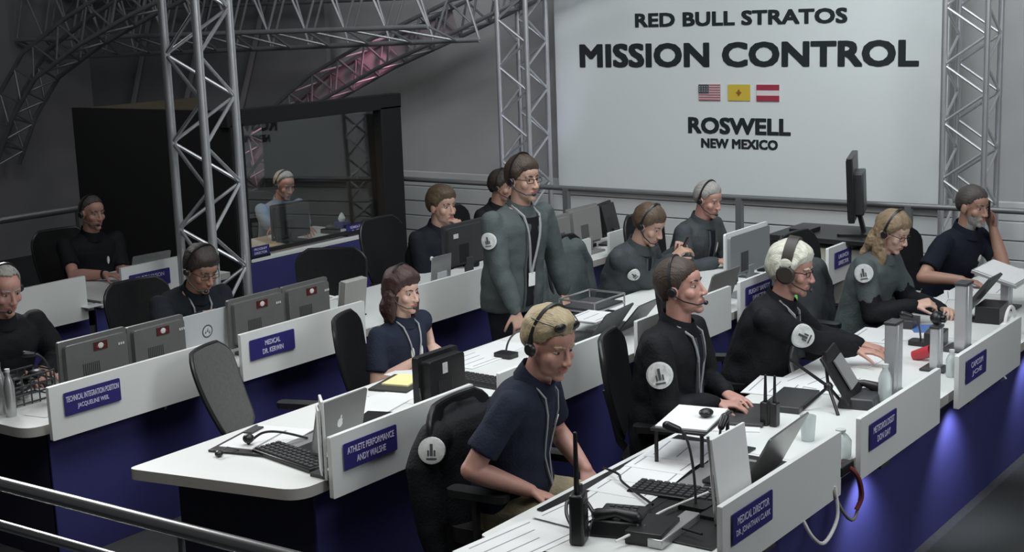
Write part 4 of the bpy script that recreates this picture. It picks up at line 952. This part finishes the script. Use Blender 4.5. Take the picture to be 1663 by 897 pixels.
def post(px, py, h, label, x=None, z=DZ, w=.07, cam_=False):
    c = at(px, py, z=z) if x is None else x; e = empty('aluminium_post', c, label, 'post')
    q = MB(); q.box((0, 0, h/2), (w*.55, w, h))
    for sd in (-1, 1): q.box((sd*w*.275, 0, h/2), (.008, w*.35, h*.98))
    q.build('column', M_alu, e, bevel=.004); MB().box((0, 0, .006), (w*1.6, w*1.7, .012)).build('foot', M_dgrey, e, bevel=.002)
    MB().box((0, 0, h+.006), (w*.62, w*1.06, .014)).build('cap', M_dgrey, e, bevel=.002)
    if cam_:
        MB().ell((0, 0, h+.05), (.035, .04, .035)).build('camera_ball', M_plast, e); MB().lathe((.03, -.01, h+.05), [(.018, 0), (.02, .015), (.014, .02)], 14, 0, roty(PI/2)).build('lens', M_screen, e)
    return e
def keyboard(px, py, rot, label, z=DZ, m=None):
    c = at(px, py, z=z); e = empty('keyboard', c, label, 'keyboard', math.radians(rot)); MB().box((0, 0, .01), (.15, .43, .02)).build('case', m or M_plast, e, bevel=.004)
    for r_ in range(5):
        for k in range(13):
            if (r_, k) == (4, 4): continue
        q = MB()
        for k in range(13): q.box((.055-.027*r_, -.195+.0325*k, .023), (.022, .027, .008), mi=0, top=.8)
        q.build('key_row', mat('key_grey', (.035, .036, .038), .5), e)
    return e
def cable(name, label, pts, r, m, cat='cable'):
    o = Vector(pts[0]); P_ = [Vector(p)-o for p in pts]; out = []
    for i in range(len(P_)-1):
        p0, p1, p2, p3 = P_[max(0, i-1)], P_[i], P_[i+1], P_[min(len(P_)-1, i+2)]
        for k in range(6):
            t = k/6; out.append(.5*((2*p1)+(p2-p0)*t+(2*p0-5*p1+4*p2-p3)*t*t+(3*p1-p0-3*p2+p3)*t**3))
    out.append(P_[-1]); return tag(MB().tube(out, r, 8).build(name, m, None, loc=o), label, cat)
def boxy(name, label, cat, px, py, dims, rot=0, z=DZ, m=None, xy=None, bevel=.004, extra=None):
    c = at(px, py, z=z) if xy is None else Vector((*xy, z)); o = MB().box((0, 0, dims[2]/2), dims).build(name, m or M_plast, None, loc=c, rz=math.radians(rot), bevel=bevel)
    tag(o, label, cat)
    return o
# third row
GM = 'dark all-in-one computers with red stickers'
monitor(-5.90, 4.395, 0, .42, .28, .80, 'leftmost dark all-in-one computer back with red sticker, third row', M_pgrey, GM, 'red')
monitor(-5.90, 4.80, 0, .38, .27, .80, 'dark all-in-one computer back beside the white laptop, third row', M_pgrey, GM, 'red')
monitor(-5.90, 5.525, 0, .42, .28, .80, 'dark all-in-one computer back right of the white laptop, above name plate', M_pgrey, GM, 'red')
monitor(-5.90, 5.93, 0, .38, .28, .80, 'rightmost dark all-in-one computer back in third row beside white cables', M_pgrey, GM, 'red')
laptop(-5.97, 5.195, 0, 'pale silver laptop with round slate sticker on its lid', mat('pale_laptop', (.50, .52, .53), .4), .36, .285, 96, 'round')
monitor(-5.90, 7.48, 0, .46, .30, .92, 'black monitor back with white label left of the standing man', M_dgrey, None, 'white')
e = empty('document_stand', (-5.84, 7.13, DZ), 'small grey upright document on a stand beside the black monitor', 'document stand')
MB().box((0, 0, .17), (.008, .20, .28), roty(.1)).build('backing', M_silver, e); MB().box((.008, 0, .15), (.003, .10, .10), roty(.1)).build('printed_block', M_pgreyp, e); MB().box((-.02, 0, .01), (.10, .16, .02)).build('foot', M_dgrey, e); MB().ell((.005, -.09, .30), (.012, .016, .016)).build('knob', M_patch, e)
monitor(-6.0, 8.75, 0, .27, .28, .80, 'grey display back just right of the standing man\'s shoulder', mat('taupe_plastic', (.20, .20, .19), .5))
monitor(-6.0, 9.13, 0, .42, .30, .80, 'taupe display back behind the gooseneck microphone by railing', mat('taupe_plastic', (.20, .20, .19), .5), tilt=.1)
monitor(-6.0, 9.50, 10, .30, .27, .82, 'tilted black screen near the railing, far end of third row', M_plast, tilt=.25)
mic(955, 400, (-.05, -.10), .26, 'thin gooseneck microphone before the taupe display by railing')
mic(86, 628, (-.03, -.08), .17, 'short gooseneck microphone left of the leftmost all-in-one computer')
e = empty('wire_basket', at(42, 650, z=DZ), 'dark wire basket stuffed with cables at the left edge', 'basket')
q = MB()
for k in range(4):
    z_ = .01+.045*k; q.tube([(-.09, -.12, z_), (.09, -.12, z_), (.09, .12, z_), (-.09, .12, z_), (-.09, -.12, z_)], .005, 6)
for k in range(6): q.tube([(.09, -.12+.048*k, 0), (.09, -.12+.048*k, .15)], .004, 6); q.tube([(-.09, -.12+.048*k, 0), (-.09, -.12+.048*k, .15)], .004, 6)
q.build('frame', M_dgrey, e); q = MB()
for k in range(9): q.ell((random.uniform(-.05, .05), random.uniform(-.08, .08), .05+.01*k), (.045, .05, .02), None, 12, 8)
q.build('stuffing', M_plast, e)
def bottle(px, py, label, h=.2, z=DZ, m=None, cap=None, r=.032):
    e = empty('bottle', at(px, py, z=z), label, 'bottle'); MB().lathe((0, 0, 0), [(r*.9, 0), (r, .01), (r, h*.62), (r*.7, h*.78), (r*.42, h*.86), (r*.42, h*.94)], 18).build('body', m or M_bottle, e)
    MB().lathe((0, 0, h*.93), [(r*.48, 0), (r*.48, h*.07)], 14).build('cap', cap or M_patch, e); return e
bottle(4, 672, 'silver flask standing at the far left edge', .26, m=M_silver, cap=M_dgrey)
bottle(19, 676, 'slim pale bottle beside the wire basket at left', .24, m=M_silver, cap=M_patch, r=.026)
paper(80, 668, .2, .14, 10, 'loose white paper beside the wire basket')
paper(62, 640, .24, .17, 5, 'white notepaper under the left man\'s hand')
e = empty('binder', (-5.98, 6.42, DZ), 'grey upright binder leaning beside the dark-haired woman\'s head', 'binder'); MB().box((0, 0, .13), (.05, .20, .27), roty(.15)).build('cover', mat('binder_grey', (.33, .33, .31), .6), e, bevel=.004); MB().box((-.03, 0, .13), (.02, .18, .25), roty(.15)).build('pages', M_paper, e)
laptop(-6.03, 6.24, 12, 'flat dark keyboard laptop folded low behind white panel', M_dgrey, .30, .2, 170)
b_ = at(553, 492, z=.80)
cable('cable', 'white forked cable tangle beside the rightmost all-in-one computer', [(b_.x-.08, b_.y-.15, .80), (b_.x, b_.y-.03, .84), (b_.x+.02, b_.y+.06, .80), (b_.x-.05, b_.y+.16, .78)], .010, M_wcable)
cable('cable', 'short white cable stub crossing the forked tangle', [(b_.x-.04, b_.y-.12, .87), (b_.x, b_.y-.02, .83), (b_.x+.04, b_.y+.03, .775)], .009, M_wcable)
# fourth row
laptop(-8.22, 6.66, -4, 'silver laptop open before the bald man, rear row', M_silver, .33, .22, 108)
paper(150, 497, .14, .10, 0, 'small white card on the rear desk', group=None)
paper(115, 470, .22, .16, 8, 'grey printed page beside the bald man\'s arm', m=M_pgreyp)
# booth desk
e = empty('desk', (-8.37, 7.80, 0), 'long blue-fronted desk showing under the booth window', 'desk')
MB().box((-.42, .82, .69), (.80, 1.56, .03)).build('worktop', M_white, e, bevel=.003); MB().box((-.02, .85, .34), (.03, 1.66, .66)).build('front_skirt', M_blue, e)
monitor(-8.74, 8.66, -4, .42, .31, .735, 'dark grey monitor back inside the glass booth', M_dgrey, None, None, base=.705)
def plate_stand(px, py, lines, label, z, w=.24, h=.10):
    c = at(px, py, z=z); e = empty('name_plate_stand', c, label, 'name plate'); MB().box((-.03, 0, .01), (.08, w, .02)).build('foot', M_plast, e); name_plate(e, 0, h/2+.015, w, h, lines, -.004); return e
plate_stand(424, 418, ['PROGRAM', 'DIRECTOR'], 'small blue name plate at the left end of booth desk', .705, .20, .08)
plate_stand(582, 381, ['TECHNICAL DIRECTOR', 'ART'], 'wide blue name plate on the right of booth desk', .705, .30, .085)
paper(440, 398, .22, .16, -10, 'paper lit warm yellow on the booth desk', z=.706, m=mat('warm_lit_paper', (.80, .72, .50), .8))  # yellow of the warm light is painted into the sheet's colour
e = empty('tissue_box', at(556, 370, z=.706), 'white tissues poking from a box on booth desk', 'tissue box'); MB().box((0, 0, .03), (.10, .12, .06)).build('box', M_plate, e, bevel=.003); MB().loft([[(r_*math.cos(2*PI*k/12), r_*1.3*math.sin(2*PI*k/12)*(1+.3*math.sin(3*k)), z_) for k in range(12)] for r_, z_ in ((.02, .06), (.03, .085), (.018, .12), (.004, .14))]).build('tissue', M_paper, e)
e = empty('intercom_unit', at(537, 378, z=.706), 'small black headset base beside the booth monitor', 'intercom'); MB().box((0, 0, .02), (.12, .14, .04)).build('case', M_plast, e, bevel=.006); MB().ell((0, 0, .055), (.04, .05, .02)).build('dial', M_dgrey, e)
# television on the stand at the back
e = empty('media_table', (-4.15, 9.62, 0), 'black side table below the black television by the railing', 'table')
MB().box((0, 0, .93), (.80, .62, .035)).build('top', M_plast, e, bevel=.004)
for sx in (-.36, .36):
    for sy in (-.27, .27): MB().box((sx, sy, .455), (.045, .045, .91)).build('leg', M_plast, e)
MB().box((0, 0, .45), (.76, .58, .03)).build('shelf', M_plast, e)
e = empty('storage_box', (-4.13, 9.62, .465), 'beige box standing on the shelf under the black table', 'box'); MB().box((0, 0, .20), (.6, .46, .40)).build('carton', mat('beige_box', (.48, .47, .40), .7), e, bevel=.005)
e = empty('television', (-4.02, 9.62, .948), 'black flat television seen edge-on against the white sign', 'television', math.radians(19))
MB().box((0, 0, .34), (.045, .56, .46), roty(-.04)).build('panel', M_plast, e, bevel=.006); MB().box((-.025, 0, .34), (.004, .52, .42), roty(-.04)).build('screen', M_screen, e); MB().box((.05, 0, .30), (.07, .34, .30), roty(-.04)).build('rear_housing', M_dgrey, e, bevel=.01)
MB().box((.06, 0, .09), (.03, .09, .22), roty(-.25)).build('neck', M_plast, e, bevel=.004); MB().prism(round_poly([(-.1, -.17), (.14, -.17), (.14, .17), (-.1, .17)], .04), 0, .015).build('foot', M_plast, e)
boxy('keyboard_tray', 'low black tray on the side table left of television', 'tray', 1330, 374, (.16, .20, .03), 0, z=.948, xy=(-4.36, 9.55))
# second row
laptop(-4.22, 4.37, 2, 'silver laptop with white fruit logo on the second-row desk', M_silver, .33, .25, 103, 'apple', lid_m=mat('grey_lid', (.20, .205, .20), .42, .3))
e = empty('document_holder', (-4.02, 4.09, DZ), 'slim pale upright document holder at left of fruit-logo laptop', 'document holder'); MB().box((0, 0, .17), (.12, .012, .34), rotz(-.72)).build('panel', M_white, e, bevel=.003); MB().box((-.012, -.012, .16), (.10, .006, .28), rotz(-.72)).build('sheet', M_paper, e); MB().box((0, 0, .008), (.12, .06, .016)).build('foot', M_dgrey, e)
keyboard(478, 746, 80, 'black keyboard half under the document holder')
e = empty('clipboard', at(430, 718, z=DZ), 'dark clipboard holding printed sheets at bare end of second row', 'clipboard', .25); MB().box((0, 0, .005), (.34, .40, .01)).build('board', M_plast, e, bevel=.002); MB().box((0, .02, .012), (.29, .34, .004)).build('pages', M_paper, e, smooth=0); MB().box((.03, .0, .0145), (.012, .28, .001)).build('print_line', M_ppr, e); MB().box((-.12, .10, .016), (.05, .10, .012)).build('clip', M_dgrey, e, bevel=.002)
cable('headset_cable', 'black headset cable arching over the clipboard papers', [at(402, 722, z=.755), at(425, 704, z=.80), at(455, 702, z=.80), at(500, 712, z=.76)], .006, M_plast)
tag(MB().ell((0, 0, .022), (.026, .026, .022)).build('foam_ball', M_plast, None, loc=at(404, 720, z=.765)), 'black foam microphone ball resting on the clipboard', 'foam ball')
e = empty('earpiece', at(356, 742, z=DZ), 'small black earpiece lying near the bare desk corner', 'earpiece'); MB().ell((0, 0, .014), (.018, .02, .014)).build('bud', M_plast, e); MB().tube([(0, .01, .02), (.0, .05, .03), (.03, .09, .012)], .003, 6).build('stem', M_dgrey, e)
paper(610, 662, .30, .21, 12, 'white sheets right of the fruit-logo laptop', thick=.006)
paper(650, 642, .30, .21, -5, 'white sheet in front of dark-haired woman')
boxy('tablet', 'dark tablet lying flat right of the fruit-logo laptop', 'tablet', 608, 684, (.17, .26, .010), 20, m=M_plast)
boxy('folder', 'dark folder under the yellow notepad', 'folder', 650, 625, (.22, .30, .012), 14, m=mat('dark_folder', (.03, .03, .025), .7))
paper(655, 619, .20, .15, 14, 'yellow notepad on the dark folder', z=DZ+.012, m=M_yel, thick=.008, name='notepad', cat='notepad')
paper(665, 604, .24, .16, 0, 'white page under the woman\'s forearm')
monitor(-4.15, 5.02, 0, .30, .26, .80, 'black compact computer back with small white label beside yellow notepad', M_plast, None, 'white', thick=.09)
cable('cable', 'thin black cable loop left of the compact computer', [(-4.12, 4.84, .75), (-4.10, 4.82, .86), (-4.13, 4.85, .92), (-4.16, 4.89, .88)], .005, M_plast)
keyboard(795, 624, 88, 'black keyboard behind the blond man\'s head, second row')
paper(770, 585, .34, .24, 0, 'printed white sheets on second-row desk left of microphone', lines=4, thick=.004)
paper(812, 566, .30, .22, 8, 'white sheet under the standing man\'s right hand')
mic(822, 580, (.06, .08), .12, 'black desk microphone below the standing man\'s right hand')
e = empty('wire_rack', at(962, 515, z=DZ), 'chrome wire paper rack right of the standing man', 'rack'); q = MB()
for z_ in (.0, .07, .13):
    q.tube([(-.13, -.17, z_), (.13, -.17, z_), (.13, .17, z_), (-.13, .17, z_), (-.13, -.17, z_)], .006, 6)
for sx in (-.13, .13):
    for sy in (-.17, .17): q.tube([(sx, sy, 0), (sx, sy, .13)], .006, 6)
q.build('frame', M_steel, e)
for z_ in (.012, .080): MB().box((0, 0, z_), (.25, .32, .012)).build('tray', M_dgrey, e)
paper(962, 515, .28, .21, 3, 'papers lying in the chrome wire rack', z=DZ+.088, thick=.006, lines=3)
paper(985, 500, .30, .21, 10, 'white sheet behind the wire rack')
laptop(-4.28, 6.62, 6, 'dark open laptop behind the man in black jacket looking up', M_dgrey, .36, .24, 125)
laptop(-4.30, 6.98, 4, 'second dark laptop with silver edge behind the looking-up man', M_silver, .30, .22, 130, lid_m=M_dgrey)
laptop(-4.12, 7.72, 0, 'brownish grey laptop lid in front of the grey-haired man', mat('taupe_laptop', (.16, .15, .145), .4, .3), .36, .25, 108)
monitor(-4.16, 8.23, 0, .60, .30, .88, 'large silver display back with white rim behind the gooseneck', mat('display_back', (.30, .32, .33), .4, .3), None, None, thick=.04, frame=M_white)
post(1212, 448, .23, 'short aluminium post before the large silver display', w=.09)
mic(1245, 440, (-.03, -.12), .22, 'gooseneck microphone before the large silver display')
boxy('webcam', 'small black box camera left of the short aluminium post', 'camera', 1190, 462, (.05, .07, .05))
paper(1150, 432, .25, .18, 0, 'white sheet before the grey-haired man')
e = empty('handheld_phone', PEO[7]['TR'] and (PEO[7]['loc'] + PEO[7]['Rz'] @ ((PEO[7]['TR']+PEO[7]['TL'])/2 + Vector((.085, 0, .075)))), 'dark phone held up by the light-brown-haired man', 'phone', .2); MB().box((0, 0, 0), (.012, .065, .12), roty(.5)).build('case', M_plast, e, bevel=.004); MB().box((-.006, 0, .003), (.002, .055, .10), roty(.5)).build('screen', M_screen, e)
e = empty('phone_handset', PEO[4]['T'] @ Vector((.03, .108, -.02)), 'dark phone held to the bearded man\'s ear', 'phone'); MB().box((0, 0, 0), (.055, .014, .12), rotz(PEO[4]['e'].rotation_euler.z)).build('case', M_plast, e, bevel=.005)
e.location = PEO[4]['loc'] + PEO[4]['Rz'] @ (PEO[4]['T'] @ Vector((.03, .108, -.02)))
for k, (px, py, w_, h_, lab) in enumerate(((1290, 395, .10, .17, 'black upright radio handset behind the white-haired man\'s head'), (1355, 428, .05, .14, 'black box with stem beside the far blue plate'))):
    c = at(px, py, z=.95) if k == 0 else Vector((-4.30, 9.25, 0)); e = empty('radio_unit', (c.x, c.y, DZ), lab, 'radio'); MB().box((0, 0, h_/2+.02), (.05, w_, h_)).build('case', M_dgrey, e, bevel=.006); MB().tube([(0, w_*.3, h_), (0, w_*.3, h_+.12)], .006, 8).build('antenna', M_plast, e)
# front row
paper(845, 880, .44, .26, -6, 'large printed sheet at the near corner of front desk', lines=4, m=M_paper)
for k, (px, py, r_, ln, lab) in enumerate(((975, 808, 6, 1, 'white page beside the handset, lowest of the overlapping column'), (1005, 782, 4, 2, 'white page with a pen line in the overlapping column'), (1035, 763, 8, 2, 'grey-lined page in the middle of the overlapping column'), (1062, 743, 5, 2, 'page near the top of the overlapping column'), (1090, 726, 9, 3, 'topmost bluish printed page of the overlapping column'))):
    paper(px+22, py+6, .27, .27, r_, lab, z=DZ+.010+.0016*k, lines=ln, m=M_paper if k != 4 else M_pgreyp, group='overlapping pages on the front desk')
boxy('desk_mat', 'black rubber mat under the keyboard and telephone, front desk', 'mat', 0, 0, (.42, 1.02, .006), 0, xy=(-2.47, 4.70), m=M_plast, bevel=.002)
boxy('desk_pad', 'long black desk pad under the pages at front desk edge', 'desk pad', 0, 0, (.38, 1.10, .008), 0, xy=(-2.835, 4.76), m=M_plast, bevel=.002)
paper(930, 834, .24, .20, -4, 'white page left of the wireless handset', z=DZ+.009, lines=2)
e = empty('walkie_talkie', at(941, 880, z=DZ), 'black walkie-talkie standing upright with long antenna', 'radio', .35); e.scale = (1.25,)*3
MB().box((0, 0, .075), (.045, .075, .15), top=.92).build('body', M_plast, e, bevel=.008); MB().capsule([(0, -.018, .15), (0, -.018, .33)], [.0085, .006], 10).build('antenna', M_plast, e); MB().lathe((0, .012, .15), [(.009, 0), (.009, .02)], 12).build('knob', M_dgrey, e); MB().lathe((0, .03, .15), [(.007, 0), (.007, .014)], 12).build('knob', M_dgrey, e)
q = MB()
for k in range(5): q.box((.0225, 0, .09+.008*k), (.003, .045, .003))
q.build('speaker_grille', M_dgrey, e); MB().box((.0225, 0, .055), (.003, .04, .02)).build('keypad', M_dgrey, e)
cable('coiled_cord', 'black cord looping off the walkie-talkie to the left', [at(935, 830, z=.80), at(922, 815, z=.83), at(920, 835, z=.80), at(930, 858, z=.77)], .007, M_plast)
cable('coiled_cord', 'black cord looping off the walkie-talkie to the right', [at(950, 812, z=.84), at(965, 838, z=.80), at(958, 862, z=.76), at(975, 850, z=.76)], .008, M_plast)
keyboard(1112, 806, 98, 'black keyboard on the near front desk')
e = empty('desk_telephone', at(1010, 858, z=DZ), 'black desk telephone beside the walkie-talkie', 'telephone', .3); MB().box((0, 0, .03), (.20, .22, .06), top=.85).build('body', M_plast, e, bevel=.008); MB().capsule([(-.07, -.07, .07), (.0, -.07, .085), (.07, -.07, .07)], [.026, .018, .026], 12).build('handset', M_plast, e)
q = MB()
for i in range(3):
    for j in range(4): q.box((-.05+.03*j, .0+.03*i, .058), (.018, .018, .012))
q.build('keypad', M_dgrey, e)
boxy('audio_box', 'black belt-pack box between the keyboard and near white panel', 'audio box', 1060, 872, (.14, .20, .05), 10, m=M_plast)
boxy('power_strip', 'silver connector strip at the bottom edge near the panel', 'power strip', 1095, 868, (.06, .32, .035), 4, m=M_silver)
for k, (a, b, lab) in enumerate((((1000, 880), (1150, 800), 'pale cable running along the near privacy panel'), ((1060, 850), (1140, 868), 'dark cable curling by the connector strip'), ((980, 760), (1060, 820), 'thin black cable across the overlapping pages'))):
    p0, p1 = at(*a, z=.765), at(*b, z=.77); m_ = (p0+p1)/2
    cable('cable', lab, [p0, p0.lerp(m_, .5)+Vector((.03, -.02, .02)), m_+Vector((-.03, .02, 0)), p1], .005, [M_wcable, M_plast, M_plast][k])
mic(1130, 828, (-.05, -.04), .30, 'tall gooseneck microphone rising between front-row keyboards')
e = empty('paper_shelf', at(1125, 742, z=DZ), 'raised black shelf carrying white papers on the front desk', 'paper shelf', .15); MB().box((0, 0, .16), (.24, .36, .012)).build('deck', M_plast, e, bevel=.003)
for sy in (-.16, .16): MB().tube([(.10, sy, 0), (.10, sy, .16)], .009, 8).build('leg', M_plast, e); MB().tube([(-.10, sy, 0), (-.10, sy, .16)], .009, 8).build('leg', M_plast, e)
c = at(1125, 742, z=DZ)
paper(0, 0, .33, .22, 12, 'papers stacked on the raised black shelf', z=DZ+.167, thick=.008, xy=(c.x, c.y))
tag(MB().ell((0, 0, .018), (.03, .035, .018)).build('puck', M_plast, None, loc=(c.x+.05, c.y+.03, DZ+.176)), 'black puck on the raised papers', 'puck')
mic(1168, 790, (.0, .02), .22, 'thick black microphone stem right of the raised papers')
e = empty('sheet_holder', (-2.36, 4.54, DZ), 'bright white upright sheet holder behind the near privacy panel', 'document holder'); MB().box((0, 0, .17), (.012, .26, .32), roty(-.12)).build('sheet', M_paper, e, bevel=.002); MB().box((-.03, 0, .01), (.12, .20, .02)).build('foot', M_plast, e); MB().tube([(.0, -.13, .01), (-.03, -.13, .34)], .006, 8).build('edge_rod', M_steel, e)
laptop(-2.44, 4.93, 4, 'dark silver laptop with its lid leaning back, front row', M_silver, .42, .27, 118, lid_m=mat('dim_silver', (.22, .225, .22), .3, .6))
e = empty('drinking_glass', at(1312, 715, z=DZ), 'clear glass tumbler behind the near privacy panel', 'glass'); MB().lathe((0, 0, 0), [(.028, 0), (.036, .11), (.033, .11), (.026, .006)], 18).build('tumbler', M_bottle, e)
for px, py, lab in ((1243, 690, 'left one of the two black antenna radios behind the dark silver laptop'), (1258, 692, 'right one of the two black antenna radios behind the dark silver laptop')):
    e = empty('handheld_radio', at(px, py, z=DZ), lab, 'radio'); MB().box((0, 0, .055), (.035, .045, .11)).build('body', M_plast, e, bevel=.006); MB().capsule([(0, 0, .11), (0, .0, .23)], [.009, .006], 8).build('antenna', M_plast, e)
boxy('notebook', 'closed black notebook lying under the hand of the looking-up man', 'notebook', 1205, 676, (.24, .34, .016), 18, m=M_dgrey)
boxy('notebook', 'black notebook against the tripod stand, front row', 'notebook', 1285, 655, (.18, .34, .03), 8, m=M_dgrey)
e = empty('easel_stand', at(1345, 665, z=DZ), 'black folding easel stand with splayed legs on the front desk', 'stand'); hub = Vector((0, 0, .11))
for k, (dx, dy, dz) in enumerate(((-.10, -.08, -.11), (.08, -.07, -.11), (.03, .11, -.11), (-.17, -.05, .12), (-.03, .02, .16))):
    MB().tube([hub, hub+Vector((dx, dy, dz))], .008, 8).build('leg' if k < 3 else 'arm', M_plast, e)
MB().box((.02, .10, .15), (.014, .20, .26), roty(-.5) @ rotx(.2)).build('tablet_plate', M_plast, e, bevel=.004); MB().ell(hub, (.022, .022, .022)).build('hub', M_plast, e); MB().box((.035, .12, .16), (.008, .10, .16), roty(-.5) @ rotx(.2)).build('clip_plate', M_silver, e)
e = empty('desk_telephone', at(1398, 655, z=DZ), 'dark desk telephone right of the easel stand', 'telephone', .2); MB().box((0, 0, .025), (.18, .24, .05), top=.88).build('body', M_dgrey, e, bevel=.008); MB().capsule([(-.06, .07, .065), (.0, .07, .08), (.06, .07, .065)], [.025, .017, .025], 12).build('handset', M_plast, e)
for px, py, w_, d_, r_, ln, lab in ((1260, 628, .34, .26, 10, 3, 'white printed sheets before the looking-up man'), (1330, 618, .30, .30, -6, 3, 'drawing sheet under the white-haired man\'s elbow'), (1380, 632, .26, .30, 12, 2, 'white page beside the desk telephone'), (1195, 690, .22, .22, 25, 0, 'plain white page left of the closed notebook'), (1420, 545, .34, .22, 4, 2, 'white page before the long-haired woman'), (1470, 545, .26, .2, 16, 1, 'bluish brochure page right of the aluminium post'), (1500, 492, .34, .26, 12, 3, 'white pages before the bearded man'), (1600, 470, .30, .24, 6, 3, 'printed white page under the slanted reading board'), (1395, 585, .3, .22, 0, 1, 'page under the white-haired man\'s wrist'), (1560, 480, .28, .2, 20, 1, 'grey page at the bearded man\'s hand')):
    paper(px, py, w_, d_, r_, lab, z=DZ+.0005*random.random(), lines=ln, thick=.003)
post(1450, 640, .35, 'tall dark-faced aluminium post right of the white-haired man', w=.10)
post(1520, 600, .22, 'aluminium post topped with a black ball camera', w=.08, cam_=True)
post(1563, 568, .36, 'tallest bright aluminium post at the right of front row', w=.11)
post(1634, 500, .18, 'short aluminium post holding the slanted reading board', w=.09)
e = empty('reading_board', (at(1634, 500, z=DZ).x-.02, at(1634, 500, z=DZ).y, .925), 'slanted white-topped reading board near the right edge', 'reading board'); MB().box((0, 0, .025), (.28, .40, .02), roty(.28)).build('board', M_silver, e, bevel=.003); MB().box((0, 0, .038), (.25, .36, .004), roty(.28)).build('page', M_paper, e)
e = empty('tablet', at(1590, 520, z=DZ), 'grey tilted tablet leaning left of the short right post', 'tablet'); MB().box((0, 0, .15), (.02, .22, .30), roty(.65)).build('tablet', M_dgrey, e, bevel=.004); MB().box((.03, 0, .01), (.12, .14, .02)).build('foot', M_plast, e)
bottle(1437, 655, 'clear water bottle before the tall dark-faced post', .19)
bottle(1545, 612, 'small clear bottle between the last two privacy panels', .14, r=.028)
e = empty('red_cup', at(1497, 585, z=DZ), 'red cup lying tipped by the ball camera post', 'cup'); MB().lathe((0, 0, .035), [(.026, -.05), (.034, .05), (.031, .05), (.023, -.045)], 16, 0, roty(1.2)).build('shell', mat('cup_red', (.45, .04, .05), .4), e)
boxy('camera_bag', 'small black pouch near the ball camera post', 'pouch', 1520, 560, (.10, .16, .08), 8, m=M_plast)
boxy('audio_box', 'black belt-pack box right of the tallest post', 'audio box', 1610, 520, (.14, .22, .10), 4, m=M_plast)
boxy('audio_box', 'black control box before the long-haired woman', 'audio box', 1475, 530, (.10, .16, .05), 6, m=M_dgrey)
mic(1495, 560, (-.05, -.02), .14, 'short black microphone by the red cup')
boxy('folder', 'blue folded leaflet beside the ball camera post', 'folder', 1500, 535, (.14, .2, .006), 30, m=mat('leaflet_blue', (.08, .16, .40), .6))
e = empty('headphones', at(1640, 530, z=.80), 'white headphones resting by the last privacy panel', 'headphones'); MB().tube([(0, .09*math.cos(t), .01+.10*math.sin(t)) for t in [PI*k/14 for k in range(15)]], .010, 8).build('headband', M_wcable, e)
for sd in (-1, 1): MB().ell((0, sd*.09, .0), (.035, .02, .04)).build('ear_cup', M_wcable, e)
cable('cable', 'white cable loop hanging below the near privacy panel', [(-2.21, 4.80, .70), (-2.17, 4.83, .60), (-2.17, 4.95, .535), (-2.17, 5.07, .60), (-2.19, 5.09, .72)], .008, M_wcable)
cable('cable', 'grey cable drooping between the two nearest front panels', [(-2.20, 5.07, .72), (-2.16, 5.12, .60), (-2.16, 5.22, .55), (-2.17, 5.30, .64), (-2.20, 5.28, .78)], .007, mat('grey_cable', (.22, .2, .2), .5))
cable('cable', 'red-brown cable dropping through the gap by the near panel', [(-2.26, 5.20, .80), (-2.17, 5.24, .74), (-2.15, 5.27, .64), (-2.16, 5.24, .58)], .010, mat('red_cable', (.16, .03, .03), .5))
bottle(1365, 742, 'crumpled clear bottle in the gap between near panels', .12, r=.045)
boxy('power_adapter', 'black power adapter in the gap between near panels', 'power adapter', 1368, 768, (.05, .12, .04), 0)
for y_, lab in ((7.40, 'white cable clip under the middle front panel'), (5.0, 'pale clip under the left third-row panel')):
    tag(MB().tube([(0, 0, 0), (.03, .01, -.04), (.0, .03, -.06)], .006, 8).build('cable_clip', M_wcable, None, loc=(X1-.03 if y_ > 6 else X3-.09, y_-.1 if y_ > 6 else 4.70, .68)), lab, 'clip')
# lamps under the front panels washing the blue skirts
for y_, pw in ((4.5, 7), (5.62, 16), (6.75, 16), (8.0, 12)):
    e = empty('strip_lamp', (X1+.03, y_, .655), {4.5: 'slim lamp under the near front privacy panel', 5.62: 'slim lamp under the second front privacy panel', 6.75: 'slim lamp under the third front privacy panel', 8.0: 'slim lamp under the farthest visible front panel'}[y_], 'lamp')
    MB().box((-.03, 0, .005), (.025, .10, .014)).build('housing', M_dgrey, e)
    spot('skirt_wash', (X1+.04, y_, .64), (X1-.10, y_+.02, .30), 100, pw, (.78, .84, 1.0), .02, .9)
